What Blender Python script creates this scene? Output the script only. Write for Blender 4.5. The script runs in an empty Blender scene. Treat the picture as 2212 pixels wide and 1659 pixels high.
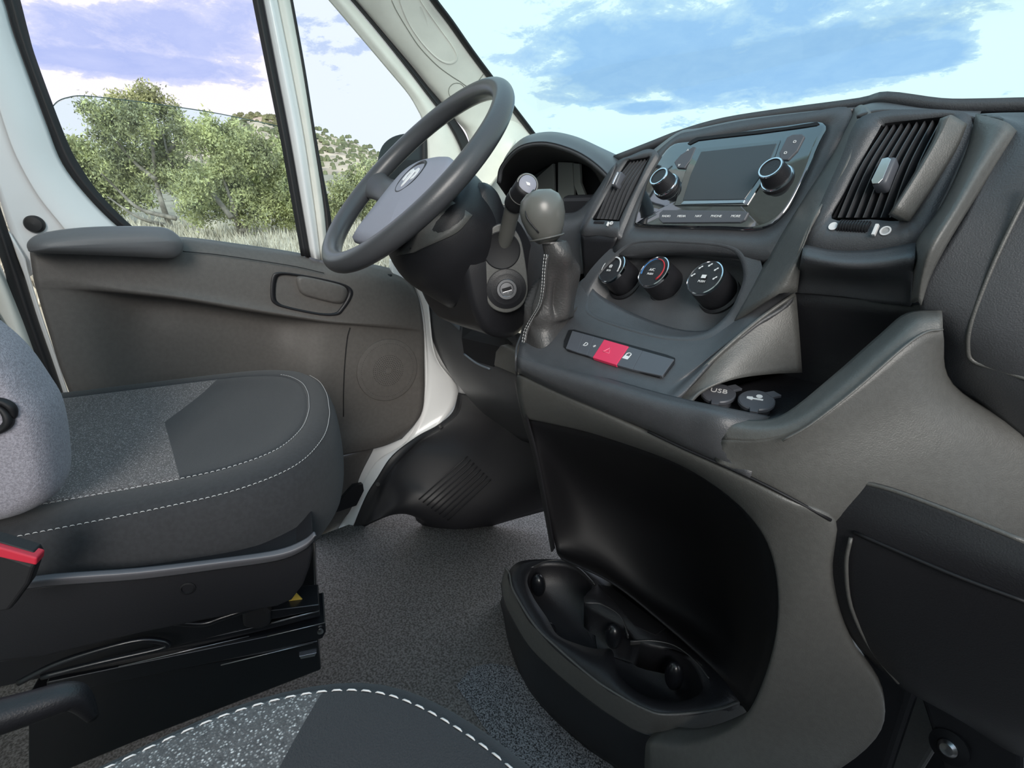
import bpy, bmesh, math, random
from mathutils import Vector, Matrix, noise
random.seed(7)
C = bpy.context.scene.collection
SC = bpy.context.scene
# ---------------------------------------------------------------- camera
PCX, PCY = 1106.0, 829.5
a = Vector((252-PCX, 458-PCY, 0)); b = Vector((2700-PCX, 400-PCY, 0))
FPX = math.sqrt(-(a.x*b.x+a.y*b.y)); a.z = b.z = FPX
XW = -a.normalized(); YW = b.normalized(); ZW = XW.cross(YW)
CAM = Vector((.38, 0, .76))
right = Vector((XW.x, YW.x, ZW.x)); down = Vector((XW.y, YW.y, ZW.y)); fwd = Vector((XW.z, YW.z, ZW.z))
cd = bpy.data.cameras.new('camera'); cam = bpy.data.objects.new('camera', cd); C.objects.link(cam)
M = Matrix((right, -down, -fwd)).transposed().to_4x4(); M.translation = CAM
cam.matrix_world = M
cd.sensor_width = 36; cd.lens = FPX/2212*36; cd.clip_start = .01; cd.clip_end = 5000
SC.camera = cam
SC.view_settings.view_transform = 'Standard'; SC.view_settings.look = 'None'
SC.view_settings.exposure = 0.38; SC.view_settings.gamma = 1
SC.cycles.max_bounces = 8; SC.cycles.transparent_max_bounces = 16

def ray(px, py):
    d = Vector(((px-PCX)/FPX, (py-PCY)/FPX, 1))
    return Vector((XW.dot(d), YW.dot(d), ZW.dot(d)))
def P(px, py, ax, v):
    r = ray(px, py)
    if ax == 'D': return CAM + r*v
    i = 'XYZ'.index(ax); return CAM + r*((v-CAM[i])/r[i])
def AX(ax):
    def f(v, *pts): return [P(p[0], p[1], ax, p[2] if len(p) > 2 else v) for p in pts]
    return f
atX, atY, atZ = AX('X'), AX('Y'), AX('Z')
def W(*pts): return [Vector(p) for p in pts]

# ---------------------------------------------------------------- world
wd = bpy.data.worlds.new('sky'); SC.world = wd; wd.use_nodes = True
nt = wd.node_tree; nt.nodes.clear()
def N(nt, t, **k):
    n = nt.nodes.new(t)
    for a_, v in k.items(): setattr(n, a_, v)
    return n
def mth(nt, op, x, y=None, z=None):
    n = N(nt, 'ShaderNodeMath', operation=op)
    for i, q in enumerate((x, y, z)):
        if q is None: continue
        if isinstance(q, (int, float)): n.inputs[i].default_value = q
        else: nt.links.new(q, n.inputs[i])
    return n.outputs[0]
def mixc(nt, f, c1, c2):
    n = N(nt, 'ShaderNodeMix', data_type='RGBA')
    for i, q in ((0, f), (6, c1), (7, c2)):
        if isinstance(q, (int, float)): n.inputs[i].default_value = q
        elif isinstance(q, tuple): n.inputs[i].default_value = (*q[:3], 1)
        else: nt.links.new(q, n.inputs[i])
    return n.outputs[2]
def ramp(nt, f, stops, interp='LINEAR'):
    n = N(nt, 'ShaderNodeValToRGB'); nt.links.new(f, n.inputs[0]); r = n.color_ramp; r.interpolation = interp
    while len(r.elements) < len(stops): r.elements.new(.5)
    for e, (p, c) in zip(r.elements, stops): e.position = p; e.color = (*c, 1) if len(c) == 3 else c
    return n.outputs[0]
tc = N(nt, 'ShaderNodeTexCoord'); sx = N(nt, 'ShaderNodeSeparateXYZ'); nt.links.new(tc.outputs['Generated'], sx.inputs[0])
wx, wy, wz = sx.outputs
zz = mth(nt, 'MAXIMUM', wz, 0.0)
zo = mth(nt, 'ADD', zz, .22)
cu = mth(nt, 'DIVIDE', wx, zo); cv_ = mth(nt, 'DIVIDE', wy, zo)
cb = N(nt, 'ShaderNodeCombineXYZ'); nt.links.new(cu, cb.inputs[0]); nt.links.new(cv_, cb.inputs[1])
def wnoise(scale, detail, off, rough=.55, lo=.5, hi=.6):
    mp = N(nt, 'ShaderNodeMapping'); mp.inputs['Location'].default_value = off; nt.links.new(cb.outputs[0], mp.inputs[0])
    n = N(nt, 'ShaderNodeTexNoise'); n.inputs['Scale'].default_value = scale; n.inputs['Detail'].default_value = detail
    n.inputs['Roughness'].default_value = rough; n.inputs['Distortion'].default_value = .3
    nt.links.new(mp.outputs[0], n.inputs['Vector']); return n.outputs[0]
def blob(px, py, rx, ry):
    """soft weight around a sky direction (a cloud bank standing there)"""
    d = ray(px, py).normalized(); h = Vector((d.x, d.y, 0)).normalized(); e = Vector((-h.y, h.x, 0)); u = d.cross(e)
    def dot(v):
        n = N(nt, 'ShaderNodeVectorMath', operation='DOT_PRODUCT'); nt.links.new(tc.outputs['Generated'], n.inputs[0]); n.inputs[1].default_value = v; return n.outputs['Value']
    A = mth(nt, 'DIVIDE', dot(e), rx); B = mth(nt, 'DIVIDE', dot(u), ry); D = dot(d)
    r2 = mth(nt, 'ADD', mth(nt, 'MULTIPLY', A, A), mth(nt, 'MULTIPLY', B, B))
    w = mth(nt, 'SUBTRACT', 1.0, r2)
    return mth(nt, 'MULTIPLY', mth(nt, 'MAXIMUM', w, 0.0), mth(nt, 'GREATER_THAN', D, 0.0))
hz = ramp(nt, zz, [(0, (.72, .86, .98)), (.12, (.90, .92, .96)), (.3, (.92, .93, .95)), (.6, (.66, .78, .95)), (1, (.55, .70, .92))])
# brighter, lilac haze towards the driver's side
lw = mth(nt, 'MULTIPLY', mth(nt, 'MAXIMUM', mth(nt, 'MULTIPLY', wx, -1.0), 0.0), 1.0)
lw2 = ramp(nt, lw, [(.72, (0, 0, 0)), (.93, (1, 1, 1))])
base = mixc(nt, lw2, hz, (.90, .87, .97))
n1 = wnoise(3.6, 12, (3.1, 1.7, 0), .62); n2 = wnoise(7, 12, (0, 4.2, 2), .7)
bl = mth(nt, 'ADD', mth(nt, 'MULTIPLY', blob(1560, 40, .40, .15), .62), mth(nt, 'MULTIPLY', blob(1760, 140, .24, .05), .8))
bl = mth(nt, 'ADD', bl, mth(nt, 'MULTIPLY', blob(1330, 145, .18, .07), .6))
bl = mth(nt, 'ADD', bl, mth(nt, 'MULTIPLY', blob(230, 78, .22, .05), .75))
bl = mth(nt, 'ADD', bl, mth(nt, 'MULTIPLY', blob(460, 10, .16, .06), .55))
bl = mth(nt, 'ADD', bl, mth(nt, 'MULTIPLY', blob(330, 152, .24, .022), .6))
bl = mth(nt, 'ADD', bl, mth(nt, 'MULTIPLY', blob(700, 95, .10, .05), .45))
bl = mth(nt, 'ADD', bl, mth(nt, 'MULTIPLY', blob(1400, 234, .06, .012), .8))
bl = mth(nt, 'ADD', bl, mth(nt, 'MULTIPLY', blob(1970, 128, .08, .02), .9))
bl = mth(nt, 'ADD', bl, mth(nt, 'MULTIPLY', blob(820, 20, .1, .03), .3))
cov = mth(nt, 'ADD', mth(nt, 'MULTIPLY', bl, .30), mth(nt, 'ADD', mth(nt, 'MULTIPLY', n1, .55), mth(nt, 'MULTIPLY', n2, .42)))
den = ramp(nt, cov, [(.57, (0, 0, 0)), (.61, (.6, .6, .6)), (.72, (1, 1, 1))])
ccol = mixc(nt, n2, (.30, .45, .78), (.50, .62, .88))
ccol = mixc(nt, lw2, ccol, mixc(nt, n1, (.26, .36, .76), (.62, .66, .92)))
sky = mixc(nt, den, base, ccol)
bg = N(nt, 'ShaderNodeBackground'); bg.inputs[1].default_value = .88; nt.links.new(sky, bg.inputs[0])
wo = N(nt, 'ShaderNodeOutputWorld'); nt.links.new(bg.outputs[0], wo.inputs[0])

# added soft fill from the passenger side, standing in for bright sky there
sd = bpy.data.lights.new('sky_fill', 'SUN'); sky_fill = bpy.data.objects.new('sky_fill', sd); C.objects.link(sky_fill)
sd.energy = 2.0; sd.angle = math.radians(30); sd.color = (1, .95, .88)
sky_fill.rotation_euler = Vector((-.80, .45, -.42)).to_track_quat('-Z', 'Y').to_euler()

# ---------------------------------------------------------------- materials
def mat(name, col, rough=.5, metal=0, spec=.5, bump=0, bscale=600, var=0, vscale=30, col2=None, coat=0, sheen=0, kind='noise', alpha=1, emis=None):
    m = bpy.data.materials.new(name); m.use_nodes = True; t = m.node_tree; p = t.nodes['Principled BSDF']
    p.inputs['Base Color'].default_value = (*col, 1); p.inputs['Roughness'].default_value = rough
    p.inputs['Metallic'].default_value = metal; p.inputs['Specular IOR Level'].default_value = spec
    p.inputs['Coat Weight'].default_value = coat; p.inputs['Sheen Weight'].default_value = sheen
    g = N(t, 'ShaderNodeTexCoord')
    if var or col2:
        n = N(t, 'ShaderNodeTexNoise'); n.inputs['Scale'].default_value = vscale; n.inputs['Detail'].default_value = 6; t.links.new(g.outputs['Object'], n.inputs['Vector'])
        c2 = col2 or tuple(c*(1+var) for c in col); c1 = col if col2 else tuple(c*(1-var) for c in col)
        r = ramp(t, n.outputs[0], [(.38, c1), (.62, c2)]); t.links.new(r, p.inputs['Base Color'])
    if bump:
        if kind == 'noise':
            n = N(t, 'ShaderNodeTexNoise'); n.inputs['Scale'].default_value = bscale; n.inputs['Detail'].default_value = 3; o = n.outputs[0]
        else:
            n = N(t, 'ShaderNodeTexVoronoi'); n.inputs['Scale'].default_value = bscale; o = n.outputs[0]
        t.links.new(g.outputs['Object'], n.inputs['Vector'])
        bn = N(t, 'ShaderNodeBump'); bn.inputs['Strength'].default_value = bump; bn.inputs['Distance'].default_value = .001
        t.links.new(o, bn.inputs['Height']); t.links.new(bn.outputs[0], p.inputs['Normal'])
    if emis: p.inputs['Emission Color'].default_value = (*emis, 1); p.inputs['Emission Strength'].default_value = 1
    return m
dash_m = mat('dash_plastic', (.066, .068, .074), .40, spec=.6, bump=.35, bscale=900, var=.04, vscale=60)
dashl_m = mat('dash_plastic_grey', (.105, .105, .10), .42, spec=.6, bump=.3, bscale=800, var=.05, vscale=200)
dark_m = mat('dark_plastic', (.017, .017, .020), .42, bump=.25, bscale=700)
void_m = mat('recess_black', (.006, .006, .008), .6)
door_m = mat('door_plastic', (.13, .122, .115), .45, bump=.4, bscale=800, var=.05, vscale=120)
pad_m = mat('armrest_vinyl', (.15, .155, .165), .45, bump=.2, bscale=700)
wheel_m = mat('wheel_rubber', (.062, .064, .070), .33, bump=.12, bscale=500)
hub_m = mat('hub_plastic', (.27, .275, .33), .5, bump=.2, bscale=800)
gloss_m = mat('gloss_black', (.008, .009, .012), .06, spec=.8, coat=1); gloss_m.node_tree.nodes['Principled BSDF'].inputs['Coat IOR'].default_value = 2.3
screen_m = mat('screen_glass', (.05, .06, .07), .22, spec=.6)
btn_m = mat('button_plastic', (.09, .095, .11), .4)
chrome_m = mat('chrome', (.8, .82, .85), .12, metal=1)
steel_m = mat('brushed_steel', (.62, .62, .64), .28, metal=1)
white_m = mat('white_print', (.8, .8, .8), .5)
red_m = mat('red_print', (.55, .03, .04), .5)
haz_m = mat('hazard_red', (.78, .045, .12), .45)
haz2_m = mat('hazard_mark', (.85, .22, .32), .5)
seat_m = mat('seat_cloth', (.028, .029, .033), .85, bump=.5, bscale=1400, sheen=.15, var=.12, vscale=200)
seatc_m = mat('seat_cloth_speckled', (.045, .042, .044), .9, bump=1, bscale=900, sheen=.2, col2=(.15, .14, .15), vscale=420)
seatp_m = mat('seat_knit_bright', (.03, .03, .033), .8, bump=1, bscale=700, sheen=.2, col2=(.42, .42, .45), vscale=330)
back_m = mat('seat_back_cloth', (.33, .315, .36), .9, bump=.8, bscale=1000, sheen=.2, var=.2, vscale=500)
thread_m = mat('thread', (.62, .62, .62), .7)
carpet_m = mat('carpet', (.13, .118, .11), .95, bump=1, bscale=500, col2=(.36, .335, .32), vscale=260)
carpet2_m = mat('carpet_loop', (.035, .035, .037), .9, bump=1, bscale=500, col2=(.42, .42, .44), vscale=420)
rubber_m = mat('rubber', (.014, .014, .016), .55, bump=.15, bscale=300)
paint_m = mat('white_paint', (.92, .93, .93), .3, coat=.4, var=.02, vscale=6)
beige_m = mat('beige_trim', (.86, .85, .78), .6, bump=.15, bscale=500, var=.04, vscale=15)
black_metal = mat('black_metal', (.010, .011, .014), .3, spec=.6, coat=.3)
leather_m = mat('leather', (.055, .053, .053), .38, bump=.5, bscale=350)
knob_m = mat('satin_knob', (.13, .13, .12), .3, spec=.6)
yellow_m = mat('yellow_label', (.65, .45, .08), .5)
buckle_m = mat('buckle_red', (.62, .03, .06), .35)
boltm = mat('bolt_zinc', (.6, .6, .6), .3, metal=1)
bark_m = mat('bark', (.30, .27, .23), .9, bump=1, bscale=40, var=.3, vscale=12)
leaf_m = [mat('leaf_a', (.36, .38, .20), .8, var=.45, vscale=4), mat('leaf_b', (.52, .54, .26), .8, var=.45, vscale=4), mat('leaf_c', (.27, .29, .17), .8, var=.45, vscale=3)]
grass_m = mat('dry_grass', (.66, .61, .50), .9, var=.35, vscale=3)
ground_m = mat('dry_ground', (.42, .37, .27), .95, var=.2, vscale=.6)
hill_m = mat('hill_soil', (.72, .56, .42), .95, var=.25, vscale=.12)
shrub_m = mat('shrub', (.20, .21, .11), .9, var=.3, vscale=.3)
def glass(name, tint, gloss=.08):
    m = bpy.data.materials.new(name); m.use_nodes = True; t = m.node_tree; t.nodes.clear()
    tr = N(t, 'ShaderNodeBsdfTransparent'); tr.inputs[0].default_value = (*tint, 1)
    gl = N(t, 'ShaderNodeBsdfGlossy'); gl.inputs['Roughness'].default_value = .02
    fr = N(t, 'ShaderNodeFresnel'); fr.inputs[0].default_value = 1.35
    mx = N(t, 'ShaderNodeMixShader'); o = N(t, 'ShaderNodeOutputMaterial')
    t.links.new(mth(t, 'MULTIPLY', fr.outputs[0], gloss*10), mx.inputs[0]); t.links.new(tr.outputs[0], mx.inputs[1]); t.links.new(gl.outputs[0], mx.inputs[2])
    t.links.new(mx.outputs[0], o.inputs[0]); return m
glass_ws = glass('windshield_glass', (.86, 1.0, .985), .008)
glass_door = glass('door_glass', (.88, .95, .95), .05)
glass_q = glass('quarter_glass', (.92, .98, .98), .06)
glass_lens = glass('lens_glass', (.55, .55, .55), .9)

# ---------------------------------------------------------------- helpers
def thing(name, label=None, cat=None, loc=(0, 0, 0), group=None, kind=None):
    o = bpy.data.objects.new(name, None); C.objects.link(o); o.location = loc; o.empty_display_size = .05
    tag(o, label, cat, group, kind); return o
def tag(o, label=None, cat=None, group=None, kind=None):
    if label: o['label'] = label
    if cat: o['category'] = cat
    if group: o['group'] = group
    if kind: o['kind'] = kind
    return o
def rootloc(o):
    v = Vector((0, 0, 0))
    while o: v += o.location; o = o.parent
    return v
def pwm(o):
    m = Matrix.Identity(4)
    while o: m = o.matrix_basis @ m; o = o.parent
    return m
def link(name, verts, faces, m, parent=None, smooth=True, th=0, bevel=0, sub=0, label=None, mi=None, recalc=False, off=-1, ang=None):
    me = bpy.data.meshes.new(name); iv = pwm(parent).inverted() if parent else Matrix.Identity(4)
    me.from_pydata([tuple(iv@Vector(v)) for v in verts], [], faces); me.update()
    if recalc:
        bm = bmesh.new(); bm.from_mesh(me); bmesh.ops.remove_doubles(bm, verts=bm.verts, dist=1e-6); bmesh.ops.recalc_face_normals(bm, faces=bm.faces); bm.to_mesh(me); bm.free()
    for q in (m if isinstance(m, (list, tuple)) else [m]): me.materials.append(q)
    if mi and not recalc:
        for p_, k in zip(me.polygons, mi): p_.material_index = k
    if smooth:
        me.polygons.foreach_set('use_smooth', [True]*len(me.polygons))
        if ang: me.set_sharp_from_angle(angle=math.radians(ang))
    o = bpy.data.objects.new(name, me); C.objects.link(o)
    if parent: o.parent = parent
    if th:
        s = o.modifiers.new('th', 'SOLIDIFY'); s.thickness = th; s.offset = off
    if bevel:
        s = o.modifiers.new('bv', 'BEVEL'); s.width = bevel; s.segments = 3; s.limit_method = 'ANGLE'; s.angle_limit = math.radians(40)
        s.harden_normals = False
    if sub:
        s = o.modifiers.new('sb', 'SUBSURF'); s.levels = s.render_levels = sub
    if label: o['label'] = label
    return o
def crp(p0, p1, p2, p3, t):
    return .5*((2*p1)+(p2-p0)*t+(2*p0-5*p1+4*p2-p3)*t*t+(3*p1-p0-3*p2+p3)*t*t*t)
def cr(pts, n, closed=False):
    """Catmull-Rom through points"""
    L = len(pts); out = []
    if closed:
        for i in range(L):
            for k in range(n): out.append(crp(pts[i-1], pts[i], pts[(i+1) % L], pts[(i+2) % L], k/n))
        return out
    for i in range(L-1):
        p0 = pts[i-1] if i else pts[0]*2-pts[1]; p3 = pts[i+2] if i+2 < L else pts[-1]*2-pts[-2]
        for k in range(n): out.append(crp(p0, pts[i], pts[i+1], p3, k/n))
    out.append(pts[-1]); return out
def grid(rows):
    v = [p for r in rows for p in r]; w = len(rows[0]); f = []
    for i in range(len(rows)-1):
        for j in range(w-1):
            f.append((i*w+j, i*w+j+1, (i+1)*w+j+1, (i+1)*w+j))
    return v, f
def patch(name, rows, m, parent=None, n=6, n2=None, th=.003, **k):
    rs = [cr(r, n) for r in rows]
    cols = [cr([r[j] for r in rs], n2 or n) for j in range(len(rs[0]))]
    rs = [[c[i] for c in cols] for i in range(len(cols[0]))]
    v, f = grid(rs)
    # face the camera side outward so that thickness goes away from the viewer
    s = 0
    for q in f[::max(1, len(f)//40)]:
        A, B, D = v[q[0]], v[q[1]], v[q[2]]; nn = (B-A).cross(D-A); s += nn.normalized().dot((CAM-A).normalized()) if nn.length > 1e-12 else 0
    if s < 0: f = [tuple(reversed(q)) for q in f]
    return link(name, v, f, m, parent, th=th, **k)
def loops(name, lps, m, parent=None, n=6, cap=True, cap0=False, smooth_across=0, closed=True, **k):
    ls = [cr(l, n, closed) for l in lps]
    if smooth_across:
        cols = [cr([l[j] for l in ls], smooth_across) for j in range(len(ls[0]))]
        ls = [[c[i] for c in cols] for i in range(len(cols[0]))]
    v = [p for l in ls for p in l]; w = len(ls[0]); f = []
    for i in range(len(ls)-1):
        for j in range(w if closed else w-1):
            j2 = (j+1) % w; f.append((i*w+j, i*w+j2, (i+1)*w+j2, (i+1)*w+j))
    def fan(i):
        c = sum(ls[i], Vector())/w; v.append(c); ci = len(v)-1
        for j in range(w): f.append((i*w+j, i*w+(j+1) % w, ci))
    if cap: fan(len(ls)-1)
    if cap0: fan(0)
    return link(name, v, f, m, parent, recalc=True, **k)
def lerp(l1, l2, t): return [p.lerp(q, t) for p, q in zip(l1, l2)]
def scl(l, s, c=None, off=Vector((0, 0, 0))):
    c = c or sum(l, Vector())/len(l); return [c+(p-c)*s+off for p in l]
def tube(name, pts, r, m, parent=None, n=6, seg=12, closed=False, flat=1.0, up=None, caps=True, smoothp=True, **k):
    if not isinstance(r, (list, tuple)): r = [r]*len(pts)
    if smoothp:
        rv = [Vector((q, 0, 0)) for q in r]; pts = cr(pts, n, closed); r = [max(q.x, 1e-5) for q in cr(rv, n, closed)]
    L = len(pts); v = []; f = []; prev = None
    for i in range(L):
        t = (pts[(i+1) % L]-pts[i-1]) if (closed or 0 < i < L-1) else (pts[1]-pts[0] if i == 0 else pts[-1]-pts[-2])
        t.normalize()
        if up is not None: s = t.cross(Vector(up)).normalized()
        else:
            s = prev-t*prev.dot(t) if prev is not None else t.cross(Vector((0, 0, 1)) if abs(t.z) < .9 else Vector((1, 0, 0)))
            s.normalize()
        prev = s; u = s.cross(t)
        for j in range(seg):
            A = 2*math.pi*j/seg; v.append(pts[i]+s*math.cos(A)*r[i]+u*math.sin(A)*r[i]*flat)
    for i in range(L if closed else L-1):
        for j in range(seg):
            i2 = (i+1) % L; f.append((i*seg+j, i*seg+(j+1) % seg, i2*seg+(j+1) % seg, i2*seg+j))
    if caps and not closed:
        f.append(tuple(range(seg))[::-1]); f.append(tuple(range((L-1)*seg, L*seg)))
    return link(name, v, f, m, parent, **k)
def axes(d):
    d = d.normalized(); s = d.cross(Vector((0, 0, 1)) if abs(d.z) < .95 else Vector((1, 0, 0))).normalized(); return s, d.cross(s)
def rev(name, c, d, prof, m, parent=None, seg=48, ang=35, **k):
    """lathe around direction d from point c; prof = (radius, height[, material])"""
    d = d.normalized(); s, u = axes(d); v = []; f = []; mi = []
    for q in prof:
        for j in range(seg):
            A = 2*math.pi*j/seg; v.append(c+d*q[1]+(s*math.cos(A)+u*math.sin(A))*q[0])
    for i in range(len(prof)-1):
        for j in range(seg):
            f.append((i*seg+j, i*seg+(j+1) % seg, (i+1)*seg+(j+1) % seg, (i+1)*seg+j)); mi.append(prof[i][2] if len(prof[i]) > 2 else 0)
    for i in (0, len(prof)-1):
        f.append(tuple(range(i*seg, (i+1)*seg)) if i else tuple(range(seg))[::-1]); mi.append(prof[-1][2] if i and len(prof[-1]) > 2 else 0)
    return link(name, v, f, m, parent, mi=mi, ang=ang, **k)
def box(name, c, sx, sy, sz, m, parent=None, R=None, bevel=.002, **k):
    R = R or Matrix.Identity(3); v = [Vector(c)+R@Vector((x*sx/2, y*sy/2, z*sz/2)) for x in (-1, 1) for y in (-1, 1) for z in (-1, 1)]
    f = [(0, 1, 3, 2), (4, 6, 7, 5), (0, 4, 5, 1), (2, 3, 7, 6), (0, 2, 6, 4), (1, 5, 7, 3)]
    return link(name, v, f, m, parent, smooth=False, bevel=bevel, **k)
def slab(name, top, d, m, parent=None, bevel=.001, sm=0, **k):
    """extrude a closed outline by vector d"""
    if sm: top = cr(top, sm, True)
    n = len(top); v = list(top)+[p+d for p in top]
    f = [tuple(range(n)), tuple(range(n, 2*n))[::-1]]+[(i, i+n, (i+1) % n+n, (i+1) % n) for i in range(n)]
    return link(name, v, f, m, parent, smooth=False, bevel=bevel, recalc=True, **k)
def ellips(name, c, rx, ry, rz, m, parent=None, R=None, seg=24, rings=14, **k):
    R = R or Matrix.Identity(3); v = []; f = []
    for i in range(rings+1):
        A = math.pi*i/rings
        for j in range(seg):
            B = 2*math.pi*j/seg; v.append(Vector(c)+R@Vector((rx*math.sin(A)*math.cos(B), ry*math.sin(A)*math.sin(B), rz*math.cos(A))))
    for i in range(rings):
        for j in range(seg): f.append((i*seg+j, i*seg+(j+1) % seg, (i+1)*seg+(j+1) % seg, (i+1)*seg+j))
    return link(name, v, f, m, parent, recalc=True, **k)
class Pl:
    def __init__(s, p0, u, v):
        s.p0 = Vector(p0); s.u = Vector(u).normalized(); v = Vector(v); s.v = (v-s.u*v.dot(s.u)).normalized(); s.n = s.u.cross(s.v)
    def __call__(s, px, py, h=0):
        r = ray(px, py); t = (s.p0+s.n*h-CAM).dot(s.n)/r.dot(s.n); return CAM+r*t
    def w(s, x, y, h=0): return s.p0+s.u*x+s.v*y+s.n*h
    def uv(s, px, py, h=0):
        q = s(px, py, h)-s.p0; return q.dot(s.u), q.dot(s.v)
    def R(s): return Matrix((s.u, s.v, s.n)).transposed()
    def slab(s, name, pts, h0, h1, m, parent=None, **k):
        return slab(name, [s(px, py, h1) for px, py in pts], s.n*(h0-h1), m, parent, **k)
def rrect(x0, y0, x1, y1, r, n=5):
    out = []
    for cx, cy, A in ((x1-r, y1-r, 0), (x0+r, y1-r, 90), (x0+r, y0+r, 180), (x1-r, y0+r, 270)):
        for i in range(n+1):
            B = math.radians(A+90*i/n); out.append((cx+r*math.cos(B), cy+r*math.sin(B)))
    return out
def text(name, s, size, origin, u, v, m, parent=None, ex=.0002):
    cu = bpy.data.curves.new(name, 'FONT'); cu.body = s; cu.size = size; cu.align_x = 'CENTER'; cu.align_y = 'CENTER'; cu.extrude = ex; cu.resolution_u = 3
    t = bpy.data.objects.new(name, cu); me = bpy.data.meshes.new_from_object(t); bpy.data.objects.remove(t)
    u = u.normalized(); v = (v-u*v.dot(u)).normalized(); n = u.cross(v); R = Matrix((u, v, n)).transposed()
    sh = rootloc(parent) if parent else Vector()
    for q in me.vertices: q.co = R@q.co+origin-sh
    me.materials.clear(); me.materials.append(m); me.name = name
    o = bpy.data.objects.new(name, me); C.objects.link(o); o.parent = parent; return o
def curve_pts(px_list, pl, h=0, n=6, closed=False): return cr([pl(x, y, h) for x, y in px_list], n, closed)
def stitches(name, path, m, parent, step=.006, dash=.0042, r=.0007, lift=Vector((0, 0, .001))):
    """short thread dashes along a path, one mesh"""
    v = []; f = []; acc = 0; seglen = []; pts = path
    L = [0]
    for i in range(1, len(pts)): L.append(L[-1]+(pts[i]-pts[i-1]).length)
    def at(s):
        for i in range(1, len(L)):
            if L[i] >= s: return pts[i-1].lerp(pts[i], (s-L[i-1])/max(L[i]-L[i-1], 1e-9))
        return pts[-1]
    s = 0
    while s+dash < L[-1]:
        A = at(s)+lift; B = at(s+dash)+lift; d = (B-A).normalized(); e, g = axes(d); mid = (A+B)/2
        k = len(v)
        for p_, rr in ((A-lift*.6, r*.5), (A.lerp(B, .22)+lift*.2, r), (A.lerp(B, .78)+lift*.2, r), (B-lift*.6, r*.5)):
            for j in range(4):
                q = math.pi/2*j; v.append(p_+(e*math.cos(q)+g*math.sin(q))*rr)
        for i in range(3):
            for j in range(4): f.append((k+i*4+j, k+i*4+(j+1) % 4, k+(i+1)*4+(j+1) % 4, k+(i+1)*4+j))
        s += step
    return link(name, v, f, m, parent)
def seam(name, pts, parent, r=.0012, m=None, n=4): return tube(name, pts, r, m or void_m, parent, n=n, seg=6)

from mathutils.bvhtree import BVHTree
def onto(o, pxs, off=.001, fallback=None):
    """points where camera rays meet an object's surface, lifted a little off it"""
    m = pwm(o); me = o.data; bv = BVHTree.FromPolygons([m@q.co for q in me.vertices], [tuple(p.vertices) for p in me.polygons]); out = []
    for x, y in pxs:
        d = ray(x, y).normalized(); h = bv.ray_cast(CAM, d)
        if h[0] is None: out.append(bv.find_nearest(CAM+d*((out[-1]-CAM).length if out else 1.0))[0]); continue
        nn = h[1] if h[1].dot(d) < 0 else -h[1]; out.append(h[0]+nn*off)
    return out
FA = Pl((0, .57, .736), (1, 0, 0), (0, .57, 1))       # centre stack face
FP = Pl((0, .50, .69), (1, 0, 0), (0, .57, 1))        # passenger-side vent pod face
G = Pl((0, .443, .59), (1, 0, 0), (0, .866, .5))      # shelf with the switch strip
# ================================================================ dashboard
FL = Pl((0, .562, .736), (1, 0, 0), (0, .57, 1))      # driver-side vent face
FH = Pl((0, .515, .666), (1, 0, 0), (0, .57, 1))      # recessed heater panel
dash = thing('dashboard', 'dark grey dashboard with radio, heater dials and air vents below the windshield', 'dashboard', (0, .6, .45))
# deck behind the brow, running to the foot of the windshield
brow = W() + atY(.66, (1325, 350), (1400, 322), (1470, 296)) + atY(.655, (1560, 272), (1700, 252)) + atY(.65, (1850, 234)) + atY(.63, (1905, 222)) + atY(.62, (2020, 238), (2110, 240), (2212, 239), (2420, 239))
patch('dash_top', [brow, [p+Vector((0, .08, -.012)) for p in brow], [Vector((p.x*1.05, .95, .765)) for p in brow], [Vector((p.x*1.1, 1.22, .73)) for p in brow]], dash_m, dash, n=4, th=.01)
# centre face: brow, radio bay, roll-over into the switch shelf, lip
def row(Y, Z, xs): return [Vector((x, Y, Z)) for x in xs]
XS = (-.125, -.10, -.05, 0, .05, .09, .118)
topedge = [Vector((x, .655, z)) for x, z in zip(XS, (.838, .852, .858, .860, .860, .858, .854))]
def hole_face(name, outer, inner, depthvec, m, parent, steps=(1,), n=4, **k):
    return loops(name, [outer, inner]+[[p+depthvec*s for p in inner] for s in steps], m, parent, n=n, cap=True, **k)
# face ring around the radio (outer loop / radio bay)
Lf = lambda pts, pl=FA, h=0: [pl(x, y, h) for x, y in pts]
o1 = Lf([(1408, 345), (1458, 296), (1500, 283), (1600, 262), (1740, 243), (1838, 236), (1800, 330), (1750, 420), (1700, 510), (1660, 560), (1560, 545), (1440, 540), (1330, 548), (1336, 500), (1368, 420)])
i1 = Lf([(1408, 375), (1448, 318), (1500, 306), (1600, 287), (1700, 273), (1782, 267), (1768, 320), (1733, 400), (1697, 462), (1645, 497), (1560, 497), (1460, 494), (1380, 490), (1372, 478), (1390, 420)])
loops('centre_fascia', [[p+FA.n*(-.02)+Vector((0, 0, .002)) for p in o1], o1, lerp(o1, i1, .5), i1, [p-FA.n*.012 for p in i1]], dash_m, dash, n=5, cap=True)
# brow joining face top and deck
o1s = cr(o1[0:6], 4)
patch('fascia_brow', [Lf([(1396, 350), (1458, 296), (1500, 283), (1600, 262), (1740, 243), (1842, 235)]), atY(.648, (1392, 338), (1462, 287), (1512, 276), (1600, 258), (1740, 241), (1848, 231)), atY(.70, (1392, 345), (1462, 291), (1512, 280), (1600, 262), (1740, 245), (1848, 235))], dash_m, dash, n=4, th=.004)
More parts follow.
